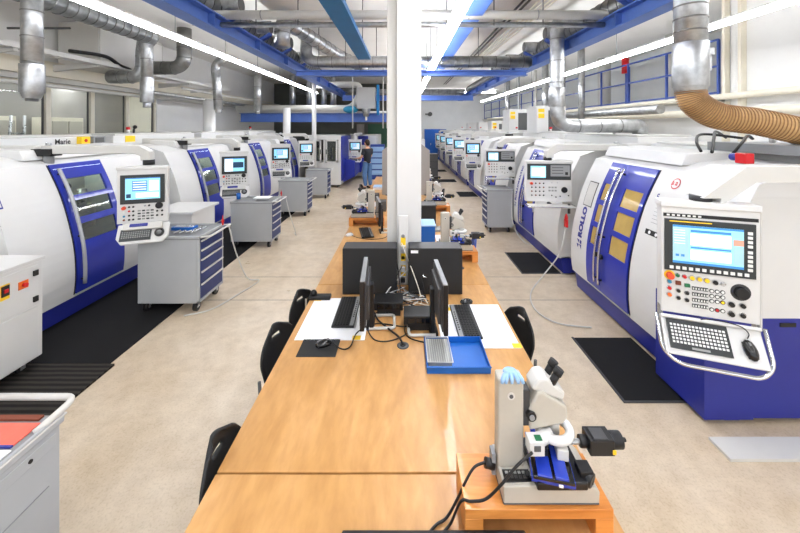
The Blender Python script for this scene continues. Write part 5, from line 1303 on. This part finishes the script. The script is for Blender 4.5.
for k, (x, y) in enumerate(((5.2, 10.2), (5.2, 11.3), (5.2, 12.8), (4.8, 14.5), (5.5, 14.5), (5.1, 17))):
    pipe('riser_pipe', 'vertical pipe rising behind the gallery side machines', [(x, y, 2.0), (x, y, ZC)], (.09, .04, .12, .05, .05, .1)[k], ('galv', 'charcoal', 'galv', 'grey', 'white_grey', 'galv')[k], 'pipe', 12, group='riser pipes on the gallery side')

# lamp rows
def lamp_row(lab, x, z, y0, y1, seg, w=.07):
    root = thing('lamp_row', lab, 'ceiling lamp', (x, y0, z))
    n = max(1, int((y1-y0)/seg))
    for k in range(n):
        a = k*seg; e = a+seg-.01
        q = MB(); q.box(-w*.28, w*.28, a, e, .045, .075, 'white_grey'); q.box(-.01, .01, a+.3, a+.34, .02, .05, 'white_grey'); q.box(-.01, .01, e-.34, e-.3, .02, .05, 'white_grey'); q.build('housing', root, .004)
        q = MB(); q.box(-w/2, w/2, a+.01, e-.01, -.015, .02, 'tube_light'); q.build('tube', root)
        q = MB(); q.cyl((0, a+.3, .07), (0, a+.3, ZC-z), .006, 'grey', 6); q.build('suspension', root)
lamp_row('continuous fluorescent lamp row over the window side machines', -3.45, 3.6, -4.0, 15.2, 1.5, .085)
lamp_row('continuous fluorescent lamp row over the middle worktable', .66, 3.6, -4.0, 15.8, 1.5, .14)
lamp_row('continuous fluorescent lamp row over the gallery side machines', 4.15, 3.58, -4.0, 18.9, 1.5, .085)
root = thing('added_end_lamp', 'fluorescent lamp crossing the ceiling near the far end wall', 'ceiling lamp', (3.0, 22, 4.42))  # added lamp, hidden behind the far crossing duct, lifts the dark end wall
q = MB(); q.box(-3, 2.8, -.05, .05, .03, .08, 'white_grey'); q.build('housing', root)
q = MB(); q.box(-3, 2.8, -.09, .09, -.02, .03, 'tube_light'); q.build('tube', root)

# column in the middle
q = MB(); q.box(-.155, -.06, 3.42, 3.8, 0, ZC, 'white_grey'); q.box(-.06, .175, 3.36, 3.8, 0, ZC, 'white'); tag(q.build('column_1', None, .004), kind='structure')

# far end blue lockers etc
root = thing('locker', 'tall bright blue locker against the end wall behind the gallery side row', 'locker', (1.5, 24.2, 0))
q = MB(); q.box(0, 1.5, 0, .6, 0, 2.1, 'locker_blue'); q.build('body', root, .01)
for s in range(3):
    q = MB(); q.box(.02+s*.5, .48+s*.5, -.02, 0, .1, 2.05, 'locker_blue'); d = q.build('door', root, .004); q = MB(); q.box(.40+s*.5, .43+s*.5, -.04, -.02, 1.0, 1.15, 'steel'); q.build('handle', d)
root = thing('locker', 'blue and white cupboard far away right beside the white column', 'locker', (.55, 15.5, 0))
q = MB(); q.box(0, .25, 0, .5, 0, 1.55, 'locker_blue'); q.box(.25, .42, 0, .5, 0, 1.7, 'white'); q.build('body', root, .01)
q = MB(); q.box(.02, .23, -.02, 0, .8, 1.5, 'panel_white'); q.build('door', root, .004)
root = thing('drawer_cabinet', 'low dark cabinet far away beside the blue lockers', 'cabinet', (.85, 13.5, 0))
q = MB(); q.box(0, .5, 0, .6, 0, 1.2, 'black'); q.build('body', root, .01)
for k in range(4):
    q = MB(); q.box(.02, .48, -.02, 0, .1+.27*k, .35+.27*k, 'charcoal'); q.build('drawer', root, .004)
q = MB(); q.box(3.1, 3.5, 25.9, 26, 3.0, 3.3, 'dark_grey'); single(q, 'wall_speaker', 'small dark loudspeaker high on the light end wall', 'loudspeaker') if False else None
q = MB(); q.cyl((2.0, 25.8, 3.2), (2.0, 26, 3.2), .16, 'dark_grey', 16); q.box(1.65, 1.85, 25.85, 26, 3.15, 3.25, 'dark_grey'); single(q, 'wall_fan', 'small dark round device high on the light end wall', 'wall device')
# ---------------------------------------------------------------- light and camera
w = bpy.data.worlds.new('World'); bpy.context.scene.world = w; w.use_nodes = True
bg = w.node_tree.nodes['Background']; bg.inputs['Color'].default_value = (0.93, 0.96, 1.0, 1); bg.inputs['Strength'].default_value = 2.2
sc = bpy.context.scene
cam = bpy.data.cameras.new('camera'); co = bpy.data.objects.new('camera', cam); COL.objects.link(co)
co.location = (0, 0, 2.25); co.rotation_euler = (R(90), 0, 0)
cam.sensor_width = 36; cam.sensor_fit = 'HORIZONTAL'; cam.lens = 36*350/800
cam.shift_x = -3/800; cam.shift_y = -(266.5-127)/800; cam.clip_start = .05; cam.clip_end = 100
sc.camera = co
sc.view_settings.view_transform = 'Standard'; sc.view_settings.look = 'None'; sc.view_settings.gamma = 1; sc.view_settings.use_curve_mapping = False
sc.view_settings.exposure = -0.3
sc.cycles.max_bounces = 8; sc.cycles.diffuse_bounces = 5; sc.cycles.glossy_bounces = 4; sc.cycles.transmission_bounces = 6
sc.cycles.caustics_reflective = False; sc.cycles.caustics_refractive = False
